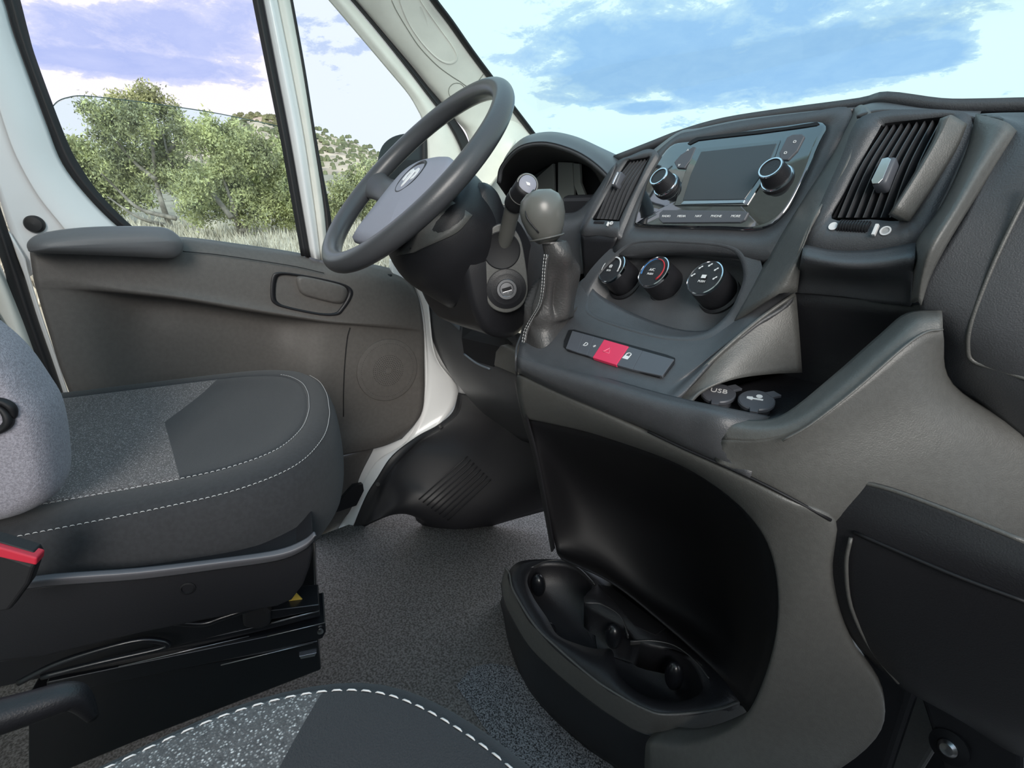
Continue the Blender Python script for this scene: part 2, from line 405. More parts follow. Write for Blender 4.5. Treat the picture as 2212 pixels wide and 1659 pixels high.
# heater bay: outer rim -> rolled lip -> recessed face
o2 = Lf([(1330, 545), (1440, 538), (1560, 543), (1660, 560), (1700, 510)]) + Lf([(1690, 560), (1650, 640), (1600, 690)]) + Lf([(1560, 745), (1450, 775), (1330, 750), (1240, 715), (1200, 690)], G) + [FA(1290, 600), FA(1305, 570)]
i2o = Lf([(1345, 532), (1400, 520), (1480, 522), (1560, 530), (1605, 548), (1618, 590), (1600, 640), (1570, 690), (1530, 722), (1450, 730), (1350, 706), (1268, 678), (1262, 650), (1290, 590)])
i2o = Lf([(1350, 530), (1400, 518), (1480, 520), (1555, 526), (1600, 543), (1618, 590), (1605, 640), (1575, 690)]) + Lf([(1520, 728), (1440, 732), (1340, 708), (1270, 680)], G, .0) + Lf([(1262, 640), (1292, 585)])
mid2 = lerp(i2o, scl(i2o, .94), 1.0)
i2i = [p-FA.n*.034 for p in scl(i2o, .95)]
o2 = scl(i2o, 1.14)
o2 = [p-FA.n*.001 for p in o2]
loops('heater_bay', [o2, i2o, mid2, i2i, scl(i2i, .9)], dash_m, dash, n=6, cap=True)
# shelf with switch strip: from below the heater bay over the lip down the front band
def YZ(px, py, Y): return P(px, py, 'Y', Y)
sh = [
 W() + [FA(1262, 600, -.003), FA(1300, 640, -.004), FA(1400, 690, -.004), FA(1500, 715, -.004), FA(1590, 690, -.003), FA(1650, 620, -.002), FA(1700, 560, -.002)],
 [G(1215, 640, -.001), G(1250, 678), G(1340, 712), G(1450, 738), G(1540, 738), P(1620, 700, 'Y', .50), P(1716, 637, 'Y', .528)],
 [G(1150, 690), G(1200, 720), G(1300, 755), G(1400, 785), G(1480, 805), G(1550, 760), P(1640, 691, 'Y', .498)],
 [G(1125, 735), G(1180, 765), G(1280, 795), G(1370, 824), G(1420, 842), G(1462, 838), P(1555, 762, 'Y', .463)],
 atY(.392, (1118, 768), (1180, 790), (1250, 812), (1330, 835), (1400, 857)) + [P(1440, 869, 'Y', .398), P(1473, 858, 'Y', .414)],
]
patch('switch_shelf', sh, dash_m, dash, n=5, n2=6, th=.004)
fb = [[p+Vector((0, .010, .003)) for p in atY(.396, (1118, 768), (1180, 790), (1290, 823), (1400, 856), (1478, 876), (1560, 894)) + [P(1650, 912, 'Y', .425)]],
 atY(.391, (1118, 769), (1180, 791), (1290, 824), (1400, 858), (1478, 879), (1560, 899)) + [P(1650, 918, 'Y', .42)],
 atY(.385, (1117, 790), (1180, 815), (1290, 850), (1400, 885), (1480, 915), (1560, 938, .388)) + [P(1650, 952, 'Y', .418)],
 atY(.392, (1118, 800), (1180, 832), (1290, 880), (1400, 925), (1480, 965), (1545, 995), (1620, 1030)),
 atY(.42, (1122, 812), (1180, 842), (1290, 890), (1400, 935), (1480, 973), (1545, 1003), (1620, 1035))]
patch('shelf_front', fb, dash_m, dash, n=5, n2=5, th=.004)
# left flank of the shelf (towards the driver's knees)
patch('shelf_side', [[G(1215, 640), G(1150, 690), G(1122, 740), P(1117, 768, 'Y', .392), P(1117, 800, 'Y', .392)], [P(1215, 645, 'Y', .56), P(1150, 700, 'Y', .52), P(1124, 750, 'Y', .50), P(1122, 790, 'Y', .50), P(1124, 830, 'Y', .5)]], dash_m, dash, n=4)

box('dash_carcass', (.08, .76, .66), .80, .28, .22, dark_m, dash, bevel=.01)
box('dash_carcass', (.08, .78, .25), .44, .26, .58, dark_m, dash, bevel=.01)
box('dash_carcass', (-.21, .69, .56), .22, .14, .26, dark_m, dash, bevel=.01)
# ---- radio
radio = loops('radio', [i1, [p+FA.n*.003 for p in scl(i1, .985)], [p+FA.n*.004 for p in scl(i1, .95)]], gloss_m, dash, n=5, cap=True)
radio['label'] = 'gloss black radio unit'
sc_o = [(1505, 323), (1682, 305), (1662, 362), (1612, 440), (1462, 441), (1480, 375)]
FA.slab('screen_frame', [(1502, 320), (1686, 301), (1664, 365), (1614, 444), (1456, 444), (1478, 375)], 0, .0055, gloss_m, radio)
FA.slab('screen', [(1514, 327), (1678, 309), (1656, 362), (1608, 431), (1474, 433), (1492, 375)], 0, .0062, screen_m, radio, label='dark grey blank screen')
FA.slab('screen_ledge', [(1477, 434), (1609, 432), (1605, 438), (1470, 441)], 0, .0068, mat('ledge_silver', (.35, .45, .52), .25, metal=.6), radio, bevel=.0003)
FA.slab('cd_slot', [(1506, 296), (1700, 274), (1765, 263), (1770, 267), (1764, 271), (1640, 288), (1540, 299), (1508, 303), (1490, 312), (1485, 310), (1494, 302)], 0, .0048, void_m, radio, bevel=.0002)
def pxtext(name, s, px, py, pl, h, size, m, parent, du=(1, 0)): return text(name, s, size, pl(px, py, h), pl.u, pl.v, m, parent)
btns = FA.slab('button_bar', [(1432, 453), (1600, 455), (1617, 458), (1608, 475), (1598, 480), (1430, 481), (1423, 474), (1424, 460)], 0, .0065, btn_m, radio)
for k, (x, s) in enumerate(((1439, 'RADIO'), (1472, 'MEDIA'), (1508, 'NAV'), (1547, 'PHONE'), (1589, 'MORE'))):
    pxtext('button_text', s, x, 467, FA, .0068, .0042, white_m, btns)
for q in ([(1484, 325), (1497, 316), (1503, 318), (1492, 345), (1478, 363), (1462, 362), (1456, 350), (1470, 334)], [(1700, 296), (1712, 290), (1732, 289), (1738, 294), (1722, 325), (1702, 345), (1685, 345), (1683, 330)]):
    bb = FA.slab('side_button', q, 0, .0062, btn_m, radio, sm=0)
for (x, y, s) in ((1485, 326, '^'), (1467, 356, 'v'), (1717, 305, 'o'), (1697, 329, 'o')):
    pxtext('button_icon', s, x, y, FA, .0066, .007, white_m, radio)
def dial(name, c, d, R, H, mats, parent, prof, label=None): return rev(name, c, d, prof, mats, parent, label=label)
for px, py, R in ((1424, 392, .0155), (1664, 378, .0155)):
    c = FA(px+16, py+10, .004); d = Vector((-.08, -.79, .60)).normalized()
    kn = rev('radio_knob', c, d, [(R*1.12, -.004, 0), (R*1.12, .002, 1), (R*1.05, .004, 1), (R*.98, .004, 0), (R*.96, .005, 0), (R*.84, .019, 1), (R*.80, .0205, 1), (R*.70, .0205, 0), (R*.68, .0195, 0), (.0001, .0195, 0)], [dark_m, chrome_m], radio, label='round knob with chrome rim')
DN = Vector((-.08, -.79, .60)).normalized()
# ---- heater dials on the recessed panel
labels = ('fan speed dial with a white arc', 'temperature dial with blue and red arc', 'airflow dial with white symbols')
for k, (px, py) in enumerate(((1320, 578), (1410, 585), (1521, 598))):
    R = .0235; d = DN; c = FH(px, py, .0)
    top = FA(px, py, .001)   # centre of the dial face
    # the face lies .034 above the recessed panel
    t_ = top; base = t_-d*.0385
    kn = rev('heater_dial', base, d, [(R*1.0, -.006, 0), (R*1.0, .012, 0), (R*.97, .030, 0), (R*.97, .034, 1), (R*.95, .0375, 1), (R*.90, .038, 1), (R*.88, .037, 0), (.0001, .0378, 0)], [dark_m, chrome_m], dash, seg=64, label=labels[k])
    rev('dial_collar', base, d, [(R*1.22, -.01), (R*1.2, .003), (R*1.06, .005), (R*1.03, .0)], dark_m, dash)
    F = Pl(t_+d*.0008, Vector((0, .6, .8)).cross(d), (0, .6, .8))
    def arc(name, r, a0, a1, w, m, n=14):
        v = []; f = []
        for i in range(n+1):
            A = math.radians(a0+(a1-a0)*i/n); ww = w*(.35+.65*i/n)
            v += [F.w((r-ww/2)*math.cos(A), (r-ww/2)*math.sin(A)), F.w((r+ww/2)*math.cos(A), (r+ww/2)*math.sin(A))]
        for i in range(n): f.append((2*i, 2*i+1, 2*i+3, 2*i+2))
        return link(name, v, f, m, kn, th=.0003, off=0)
    if k == 0:
        arc('scale_arc', R*.68, 200, -10, .0028, white_m); text('dial_text', 'ECO', .0038, F.w(-.001, -.005), F.u, F.v, white_m, kn)
        text('dial_text', '@', .006, F.w(-.001, .002), F.u, F.v, white_m, kn); text('dial_text', '*', .008, F.w(.0165, -.006), F.u, F.v, white_m, kn)
    if k == 1:
        arc('cold_arc', R*.72, 90, 200, .0024, mat('blue_print', (.05, .2, .5), .5)); arc('hot_arc', R*.72, 95, -45, .003, red_m)
        text('dial_text', 'A/C', .0055, F.w(-.001, .001), F.u, F.v, white_m, kn); text('dial_text', 'PUSH', .004, F.w(-.001, -.005), F.u, F.v, white_m, kn)
    if k == 2:
        for q in (180, 135, 90, 45, 0):
            A = math.radians(q-4); x, y = .0155*math.cos(A), .0155*math.sin(A)
            ic = slab('mode_icon', [F.w(x+dx*.0022, y+dy*.0022, .0003) for dx, dy in ((-1, -1), (-.3, -1), (.2, 0), (1, .3), (1, 1), (.3, .9), (0, .3), (-1, -.2))], F.n*-.0004, white_m, kn, bevel=0)
        text('dial_text', 'PUSH', .004, F.w(0, -.0065), F.u, F.v, white_m, kn)
        slab('defrost_icon', [F.w(x*.003, y*.0022, .0003) for x, y in ((-1, -1), (1, -1), (1, 1), (-1, 1))], F.n*-.0004, white_m, kn, bevel=0)
seam('heater_seam', curve_pts([(1325, 668), (1380, 682), (1430, 692), (1475, 692)], Pl(FA.p0-FA.n*.0325, FA.u, FA.v)), dash, .001)
# ---- switch strip
st = G.slab('switch_panel', [(1228, 712), (1240, 711), (1440, 765), (1458, 772), (1456, 784), (1436, 810), (1425, 815), (1390, 806), (1226, 757), (1217, 748), (1218, 735)], 0, .002, void_m, dash)
edges = [((1236, 714), (1222, 752)), ((1262, 721), (1247, 761)), ((1284, 727), (1268, 767)), ((1305, 733), (1280, 772)), ((1358, 748), (1331, 788)), ((1388, 757), (1366, 798)), ((1456, 776), (1430, 812))]
for k in range(6):
    (a0, a1), (b0, b1) = edges[k], edges[k+1]
    e = .0 if k == 3 else .0
    o = G.slab('hazard_button' if k == 3 else 'switch_button', [a0, b0, b1, a1], 0, .0035 if k != 3 else .0045, haz_m if k == 3 else btn_m, st, bevel=.0006)
    if k == 3:
        o['label'] = 'bright pink-red hazard button'
    elif k in (1, 2):
        cx, cy = (a0[0]+b1[0])/2, (a0[1]+b1[1])/2
        text('button_icon', 'D' if k == 1 else '*', .009, G(cx, cy, .0037), G.u, G.v, white_m, o)
    elif k == 4:
        cx, cy = 1356, 775
        slab('lock_icon', [G.w(*[q+w for q, w in zip(G.uv(cx, cy), (dx, dy))], .0037) for dx, dy in ((-.004, -.004), (.004, -.004), (.004, .001), (-.004, .001))], G.n*-.0002, white_m, o, bevel=0)
        q = G.uv(cx, cy); tube('lock_shackle', [G.w(q[0]+dx, q[1]+dy, .0037) for dx, dy in ((-.003, .001), (-.0028, .0045), (0, .006), (.0028, .0045), (.003, .001))], .0006, white_m, o, seg=6)
q = G.uv(1316, 763)
haz = [x for x in st.children if x.name.startswith('hazard')][0]
tube('hazard_triangle', [G.w(q[0]+.0055*math.sin(A), q[1]-.001+.0055*math.cos(A), .0047) for A in (0, 2.094, 4.189)], .0006, haz2_m, haz, closed=True, smoothp=False, seg=6)

# ---- vents
def vent(pl, opening, left, right_, nsl, thumb, name, lab, wide=None, deep=.03):
    """opening: 4 px corners tl,tr,br,bl; slats run from the bottom edge to the top edge"""
    tl, tr, br, bl = [pl(*p) for p in opening]
    v = loops(name, [[tl, tr, br, bl], [p-pl.n*deep for p in (tl, tr, br, bl)]], void_m, dash, n=1, cap=True, label=lab)
    for k in range(nsl):
        t = (k+.5)/nsl
        A = bl.lerp(br, t); B = tl.lerp(tr, t); mid = (A+B)/2+pl.n*.004
        pts = cr([A-pl.n*.003, mid, B-pl.n*.003], 6)
        vv = []; ff = []
        for p_ in pts:
            w = .0004
            vv += [p_-pl.u*w+pl.n*0, p_+pl.u*w+pl.n*0, p_+pl.u*(w+.001)-pl.n*.012, p_+pl.u*(.001-w)-pl.n*.012]
        for i in range(len(pts)-1):
            for j in range(4): ff.append((i*4+j, i*4+(j+1) % 4, (i+1)*4+(j+1) % 4, (i+1)*4+j))
        link('louvre', vv, ff, dash_m, v, smooth=False, recalc=True)
    return v
v1 = vent(FL, [(1356, 347), (1402, 339), (1336, 475), (1281, 472)], 0, 0, 6, None, 'air_vent', 'small louvred air vent left of the radio')
pv = FL(1338, 392, .004); v1b = loops('vent_tab', [[pv+FL.u*x+FL.v*y+FL.n*h for x, y in rrect(-.004*s, -.011*s, .004*s, .011*s, .0015*s, 2)] for h, s in ((-.004, 1), (.006, 1), (.008, .8))], btn_m, v1, n=1)
slab('tab_chrome', [pv+FL.u*x+FL.v*y+FL.n*.0085 for x, y in ((-.004, -.008), (-.001, -.009), (.000, .009), (-.003, .010))], -FL.n*.002, chrome_m, v1b, bevel=.0003)
# pod surround, driver side
oL = Lf([(1330, 352), (1362, 336), (1398, 322), (1418, 330), (1398, 368), (1368, 430), (1342, 492), (1332, 512), (1295, 508), (1254, 506), (1262, 470), (1290, 410)], FL)
iL = Lf([(1352, 349), (1366, 345), (1388, 341), (1404, 338), (1390, 368), (1360, 428), (1340, 472), (1336, 478), (1305, 476), (1279, 474), (1288, 455), (1314, 410)], FL)
loops('vent_surround', [[p-FL.n*.04 for p in oL], oL, iL, [p-FL.n*.004 for p in iL]], dash_m, dash, n=4, cap=False)
patch('vent_underside', [Lf([(1254, 505), (1295, 508), (1333, 511)], FL), [P(1258, 560, 'Y', .55), P(1285, 575, 'Y', .55), P(1315, 560, 'Y', .55)], [P(1262, 600, 'Y', .56), P(1285, 610, 'Y', .56), P(1305, 600, 'Y', .56)]], dark_m, dash, n=4)
def thumbwheel(pl, px0, px1, py0, py1, r, parent):
    A = pl(px0, py0, -.003); B = pl(px1, py1, -.003); d = (B-A); L = d.length
    prof = [(r*.8, 0)]; k = int(L/.0022)
    for i in range(k): prof += [(r, L*(i+.15)/k), (r, L*(i+.55)/k), (r*.86, L*(i+.6)/k), (r*.86, L*(i+.98)/k)]
    prof += [(r*.8, L)]
    return rev('thumbwheel', A, d, prof, dark_m, parent, seg=24)
tw = thumbwheel(FL, 1286, 1308, 482, 483, .004, v1)
box('thumbwheel_mark', FL(1313, 484, .002), .002, .006, .003, white_m, tw, FL.R(), bevel=.0003)
rev('open_mark', FL(1321, 482, .0004), FL.n, [(.0028, 0), (.0028, .0006), (.002, .0006), (.002, 0)], white_m, tw, seg=20)
# passenger pod
v2 = vent(FP, [(1906, 267), (2040, 252), (1950, 470), (1798, 470)], 0, 0, 8, None, 'air_vent', 'large louvred air vent right of the radio', deep=.035)
pv = FP(1915, 382, .004); v2b = loops('vent_tab', [[pv+FP.u*x+FP.v*y+FP.n*h for x, y in rrect(-.0055*s, -.013*s, .0055*s, .013*s, .003*s, 2)] for h, s in ((-.004, 1), (.008, 1), (.010, .8))], btn_m, v2, n=1)
slab('tab_chrome', [pv+FP.u*x+FP.v*y+FP.n*.0105 for x, y in ((-.0062, -.009), (-.0045, -.012), (.000, -.012), (.002, -.008), (.002, .010), (-.001, .012), (-.005, .011))], -FP.n*.002, chrome_m, v2b, bevel=.0003)
oR = Lf([(1850, 262), (1905, 240), (1990, 236), (2070, 240), (2100, 262), (2080, 330), (2030, 440), (1975, 525), (1850, 545), (1738, 530), (1772, 440), (1815, 345)], FP)
iR = Lf([(1896, 285), (1912, 266), (1985, 258), (2052, 250), (2050, 268), (2030, 320), (1990, 400), (1955, 472), (1880, 474), (1796, 472), (1822, 415), (1860, 345)], FP)
loops('vent_surround', [[p-FP.n*.06 for p in oR], oR, iR, [p-FP.n*.004 for p in iR]], dash_m, dash, n=4, cap=False)
# raised wing blade right of the louvres
patch('vent_wing', [[FP(x, y, .015) for x, y in ((2052, 248), (2030, 292), (1990, 362), (1929, 458))], [FP(x, y, .012) for x, y in ((2060, 250), (2040, 298), (2000, 368), (1940, 464))], [FP(x, y, .002) for x, y in ((2090, 268), (2068, 320), (2025, 390), (1965, 478))]], dashl_m, v2, n=5, th=.008)
tw = thumbwheel(FP, 1814, 1880, 490, 494, .0065, v2)
box('thumbwheel_mark', FP(1891, 497, .003), .0026, .010, .004, white_m, tw, FP.R(), bevel=.0004)
rev('closed_mark', FP(1800, 489, .0004), FP.n, [(.0038, 0), (.0038, .0008), (.001, .0008)], white_m, tw, seg=20)
rev('open_mark', FP(1913, 499, .0004), FP.n, [(.0042, 0), (.0042, .0008), (.003, .0008), (.003, 0)], white_m, tw, seg=20)
# pod flanks and underside
patch('pod_left_flank', [
 [P(1842, 235, 'Y', .64), FA(1800, 330), FA(1745, 415), FA(1692, 500), FA(1640, 585, -.004), P(1575, 700, 'Y', .515)],
 [P(1862, 226, 'Y', .625), P(1830, 320, 'Y', .585), P(1790, 400, 'Y', .555), P(1752, 470, 'Y', .53), P(1715, 560, 'Y', .51), P(1668, 640, 'Y', .50)],
 [P(1880, 240, 'Y', .60), FP(1842, 320), FP(1800, 410), FP(1765, 470), FP(1738, 530), P(1722, 632, 'Y', .515)]], dashl_m, dash, n=5)
patch('pod_top', [
 atY(.60, (1850, 250), (1905, 238), (1990, 240), (2070, 244), (2110, 256)),
 [P(1860, 228, 'Y', .63), P(1905, 221, 'Y', .63), P(1990, 233, 'Y', .62), P(2060, 238, 'Y', .62), P(2120, 240, 'Y', .62)],
 [P(1850, 236, 'Y', .70), P(1905, 224, 'Y', .70), P(1990, 235, 'Y', .70), P(2060, 240, 'Y', .70), P(2120, 242, 'Y', .70)]], dash_m, dash, n=5)
patch('pod_underside', [Lf([(1736, 528), (1800, 540), (1880, 540), (1978, 524)], FP),
 [P(1730, 560, 'Y', .500), P(1800, 572, 'Y', .492), P(1880, 575, 'Y', .492), P(1975, 560, 'Y', .492)],
 [P(1722, 600, 'Y', .525), P(1800, 606, 'Y', .525), P(1880, 612, 'Y', .525), P(1968, 615, 'Y', .515)],
 [P(1712, 640, 'Y', .535), P(1800, 645, 'Y', .535), P(1880, 652, 'Y', .53), P(1965, 662, 'Y', .525)]], dash_m, dash, n=5)
# strip right of pod and passenger face with glove box lid
patch('pod_right_flank', [
 Lf([(2108, 246), (2085, 330), (2035, 440), (1978, 524)], FP) + [P(1972, 600, 'Y', .50), P(1966, 655, 'Y', .50)],
 [P(2170, 262, 'Y', .545), P(2120, 345, 'Y', .52), P(2060, 450, 'Y', .49), P(2010, 530, 'Y', .475), P(1992, 590, 'Y', .478), P(1980, 650, 'Y', .49)],
 [P(2200, 285, 'Y', .55), P(2145, 370, 'Y', .53), P(2085, 465, 'Y', .505), P(2040, 540, 'Y', .49), P(2010, 600, 'Y', .49), P(1990, 660, 'Y', .49)]], dashl_m, dash, n=5)
pf = [
 [P(2108, 246, 'Y', .60), P(2180, 243, 'Y', .58), P(2300, 243, 'Y', .56), P(2500, 245, 'Y', .55)],
 [P(2170, 270, 'Y', .56), P(2220, 300, 'Y', .54), P(2320, 330, 'Y', .53), P(2500, 340, 'Y', .53)],
 [P(2085, 465, 'Y', .508), P(2150, 480, 'Y', .508), P(2300, 500, 'Y', .51), P(2500, 520, 'Y', .52)],
 [P(1985, 640, 'Y', .495), P(2080, 660, 'Y', .495), P(2250, 700, 'Y', .50), P(2500, 720, 'Y', .52)],
 [P(2034, 760, 'Y', .52), P(2110, 790, 'Y', .505), P(2270, 850, 'Y', .51), P(2500, 880, 'Y', .53)],
 [P(2036, 826, 'Y', .535), P(2110, 870, 'Y', .53), P(2270, 985, 'Y', .54), P(2500, 1060, 'Y', .55)],
]
patch('passenger_panel', pf, dash_m, dash, n=6)
gl = [P(2228, 400, 'Y', .512), P(2150, 560, 'Y', .500), P(2100, 690, 'Y', .496), P(2091, 750, 'Y', .500), P(2102, 780, 'Y', .504), P(2160, 800, 'Y', .505), P(2300, 845, 'Y', .505)]
seam('glove_lid_edge', gl, dash, .0016, dashl_m)
# storage pocket
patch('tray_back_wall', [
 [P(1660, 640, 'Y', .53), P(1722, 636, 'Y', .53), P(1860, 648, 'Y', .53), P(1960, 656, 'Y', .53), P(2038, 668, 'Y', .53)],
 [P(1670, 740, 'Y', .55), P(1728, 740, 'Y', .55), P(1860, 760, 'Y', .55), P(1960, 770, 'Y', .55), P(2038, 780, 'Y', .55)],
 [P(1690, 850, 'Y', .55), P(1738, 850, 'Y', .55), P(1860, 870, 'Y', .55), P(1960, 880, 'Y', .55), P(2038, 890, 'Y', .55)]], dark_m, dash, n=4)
patch('tray_left_wall', [
 [P(1476, 866, 'Y', .415), P(1470, 845, 'Y', .43), P(1560, 760, 'Y', .465), P(1640, 692, 'Y', .50), P(1720, 636, 'Y', .53)],
 [P(1486, 868, 'Y', .415), P(1492, 848, 'Y', .43), P(1580, 785, 'Y', .465), P(1660, 745, 'Y', .50), P(1727, 720, 'Y', .53)],
 [P(1492, 868, 'Y', .417), P(1518, 842, 'Y', .435), P(1592, 818, 'Y', .465), P(1668, 808, 'Y', .50), P(1733, 805, 'Y', .53)]], dashl_m, dash, n=5)
FT = Pl((0, .45, .550), (1, 0, 0), (0, 1, .25))
patch('tray_floor', [[FT(1478, 872), FT(1600, 905), FT(1700, 905), FT(1800, 860)], [FT(1520, 850), FT(1620, 860), FT(1720, 860), FT(1850, 830)], [FT(1600, 828), FT(1680, 832), FT(1780, 830), FT(1900, 800)], [FT(1700, 800), FT(1760, 806), FT(1850, 800), FT(2000, 760)]], dark_m, dash, n=3)
seam('tray_edge', [P(1478, 872, 'Y', .412), P(1466, 856, 'Y', .418), P(1472, 842, 'Y', .43), P(1560, 758, 'Y', .463), P(1640, 690, 'Y', .498), P(1716, 636, 'Y', .528)], dash, .0022, dashl_m)
# right rail of the tray and flank of the stack
patch('tray_rail', [
 [P(1560, 900, 'Y', .405), P(1640, 907, 'Y', .412), P(1700, 890, 'Y', .425), P(1800, 810, 'Y', .45), P(1900, 722, 'Y', .475), P(1958, 676, 'Y', .49), P(2034, 668, 'Y', .50)],
 [P(1550, 915, 'Y', .393), P(1640, 925, 'Y', .395), P(1720, 905, 'Y', .405), P(1830, 822, 'Y', .43), P(1930, 735, 'Y', .455), P(1985, 690, 'Y', .47), P(2036, 684, 'Y', .48)],
 [P(1560, 950, 'Y', .388), P(1650, 950, 'Y', .39), P(1740, 920, 'Y', .40), P(1850, 840, 'Y', .425), P(1950, 752, 'Y', .45), P(2000, 718, 'Y', .465), P(2037, 714, 'Y', .475)]], dashl_m, dash, n=5)
patch('stack_flank', [
 [P(1560, 950, 'Y', .388), P(1650, 950, 'Y', .39), P(1740, 920, 'Y', .40), P(1850, 840, 'Y', .425), P(1950, 752, 'Y', .45), P(2000, 718, 'Y', .465), P(2037, 714, 'Y', .475)],
 [P(1545, 990, 'Y', .39), P(1660, 985, 'Y', .395), P(1760, 965, 'Y', .41), P(1880, 910, 'Y', .44), P(1990, 860, 'Y', .47), P(2040, 830, 'Y', .495), P(2060, 830, 'Y', .52)],
 [P(1560, 1005, 'Y', .39), P(1680, 1040, 'Y', .40), P(1790, 1050, 'Y', .42), P(1920, 1020, 'Y', .45), P(2040, 990, 'Y', .48), P(2140, 960, 'Y', .51), P(2240, 965, 'Y', .54)],
 [P(1620, 1035, 'Y', .40), P(1720, 1085, 'Y', .41), P(1800, 1125, 'Y', .43), P(1930, 1100, 'Y', .46), P(2060, 1120, 'Y', .49), P(2170, 1160, 'Y', .52), P(2300, 1180, 'Y', .55)],
 [P(1640, 1060, 'Y', .42), P(1740, 1110, 'Y', .43), P(1810, 1150, 'Y', .45), P(1930, 1180, 'Y', .48), P(2060, 1220, 'Y', .51), P(2170, 1260, 'Y', .54), P(2300, 1280, 'Y', .57)]], dashl_m, dash, n=6)
seam('rail_seam', [P(1690, 952, 'Y', .388), P(1750, 918, 'Y', .398), P(1850, 840, 'Y', .422), P(1950, 752, 'Y', .447), P(2000, 718, 'Y', .463), P(2036, 712, 'Y', .473)], dash, .0010, dashl_m)
seam('stack_seam', [P(1400, 932, 'Y', .39), P(1480, 970, 'Y', .39), P(1600, 1022, 'Y', .393), P(1700, 1072, 'Y', .403), P(1795, 1124, 'Y', .424)], dash, .0014)
patch('lower_glove_panel', [
 [P(1846, 1034, 'Y', .44), P(1930, 1055, 'Y', .44), P(2060, 1103, 'Y', .44), P(2230, 1172, 'Y', .44), P(2500, 1250, 'Y', .44)],
 [P(1800, 1120, 'Y', .432), P(1890, 1150, 'Y', .43), P(2040, 1200, 'Y', .43), P(2230, 1260, 'Y', .43), P(2500, 1330, 'Y', .43)],
 [P(1785, 1220, 'Y', .44), P(1870, 1250, 'Y', .435), P(2020, 1310, 'Y', .435), P(2220, 1380, 'Y', .435), P(2500, 1450, 'Y', .435)],
 [P(1812, 1330, 'Y', .46), P(1890, 1370, 'Y', .455), P(2020, 1430, 'Y', .455), P(2220, 1500, 'Y', .455), P(2500, 1560, 'Y', .455)],
 [P(1880, 1430, 'Y', .49), P(1950, 1480, 'Y', .49), P(2050, 1530, 'Y', .49), P(2220, 1600, 'Y', .49), P(2500, 1660, 'Y', .49)],
 [P(1950, 1488, 'Y', .56), P(1990, 1510, 'Y', .56), P(2080, 1560, 'Y', .56), P(2220, 1640, 'Y', .56), P(2500, 1690, 'Y', .56)]], dark_m, dash, n=6)
seam('glove_panel_line', [P(1838, 1162, 'Y', .428), P(1828, 1220, 'Y', .430), P(1838, 1310, 'Y', .445), P(1880, 1400, 'Y', .47), P(1940, 1475, 'Y', .49)], dash, .0016, dashl_m)
seam('glove_panel_groove', [P(1845, 1150, 'Y', .429), P(1960, 1200, 'Y', .427), P(2080, 1250, 'Y', .427), P(2230, 1305, 'Y', .430)], dash, .0016)
patch('glove_panel_lip', [[P(1846, 1034, 'Y', .44), P(1930, 1055, 'Y', .44), P(2060, 1103, 'Y', .44), P(2230, 1172, 'Y', .44)], [P(1850, 1034, 'Y', .50), P(1935, 1055, 'Y', .50), P(2065, 1103, 'Y', .50), P(2235, 1172, 'Y', .50)]], dashl_m, dash, n=4)
# power socket caps
def cap(px, py, txt, lab, r=.017, tilt=0):
    c = FT(px, py, .014); pl = Pl(c, (1, .45, 0), (-.45, 1, .3))
    body = rev('socket_cap', c-pl.n*.014, pl.n, [(r*.8, -.004), (r*.8, .009), (r*1.0, .010), (r*1.0, .013), (r*.93, .0142), (.0001, .0145)], btn_m, dash, label=lab)
    slab('cap_tab', [pl.w(x*r, y*r, .001) for x, y in ((-.25, -.9), (.25, -.9), (.2, -1.28), (-.2, -1.28))], -pl.n*.003, btn_m, body, bevel=.0004)
    slab('cap_hinge', [pl.w(x*r, y*r, .0008) for x, y in ((.35, .8), (.8, .4), (1.25, .75), (.8, 1.1))], -pl.n*.003, btn_m, body, bevel=.0004)
    if txt: text('cap_text', txt, .010, pl.w(0, .002, .0008), pl.u, pl.v, white_m, body)
    else:
        slab('key_icon', [pl.w(x, y, .0009) for x, y in ((-.009, -.001), (-.004, -.003), (-.003, -.001), (.006, -.0015), (.006, .001), (-.003, .001), (-.004, .003), (-.009, .002))], -pl.n*.0004, white_m, body, bevel=0)
        rev('key_ring', pl.w(.002, .005, .0005), pl.n, [(.003, 0), (.003, .0005), (.0018, .0005)], white_m, body, seg=16)
cap(1552, 848, 'USB', 'round grey socket cap lettered USB')
cap(1634, 863, '', 'round grey socket cap with key symbol')

# ---- instrument hood
hood = [
 [P(1325, 420, 'Y', .60), P(1322, 392, 'Y', .60), P(1280, 350, 'Y', .60), P(1230, 322, 'Y', .60), P(1170, 308, 'Y', .60), P(1118, 320, 'Y', .60), P(1082, 360, 'Y', .60), P(1075, 395, 'Y', .60)],
 [P(1350, 380, 'Y', .62), P(1330, 350, 'Y', .64), P(1285, 318, 'Y', .65), P(1235, 296, 'Y', .65), P(1180, 287, 'Y', .65), P(1128, 300, 'Y', .65), P(1094, 335, 'Y', .65), P(1080, 385, 'Y', .64)],
 [P(1400, 400, 'Y', .70), P(1370, 356, 'Y', .74), P(1300, 322, 'Y', .76), P(1240, 298, 'Y', .76), P(1185, 290, 'Y', .76), P(1135, 302, 'Y', .76), P(1105, 335, 'Y', .76), P(1095, 385, 'Y', .74)],
 [P(1400, 420, 'Y', .80), P(1370, 380, 'Y', .90), P(1300, 345, 'Y', .95), P(1240, 330, 'Y', .95), P(1185, 325, 'Y', .95), P(1150, 335, 'Y', .95), P(1125, 355, 'Y', .95), P(1120, 400, 'Y', .90)]]
patch('instrument_hood', hood, dash_m, dash, n=6, th=.006, label='arched hood over the gauges')
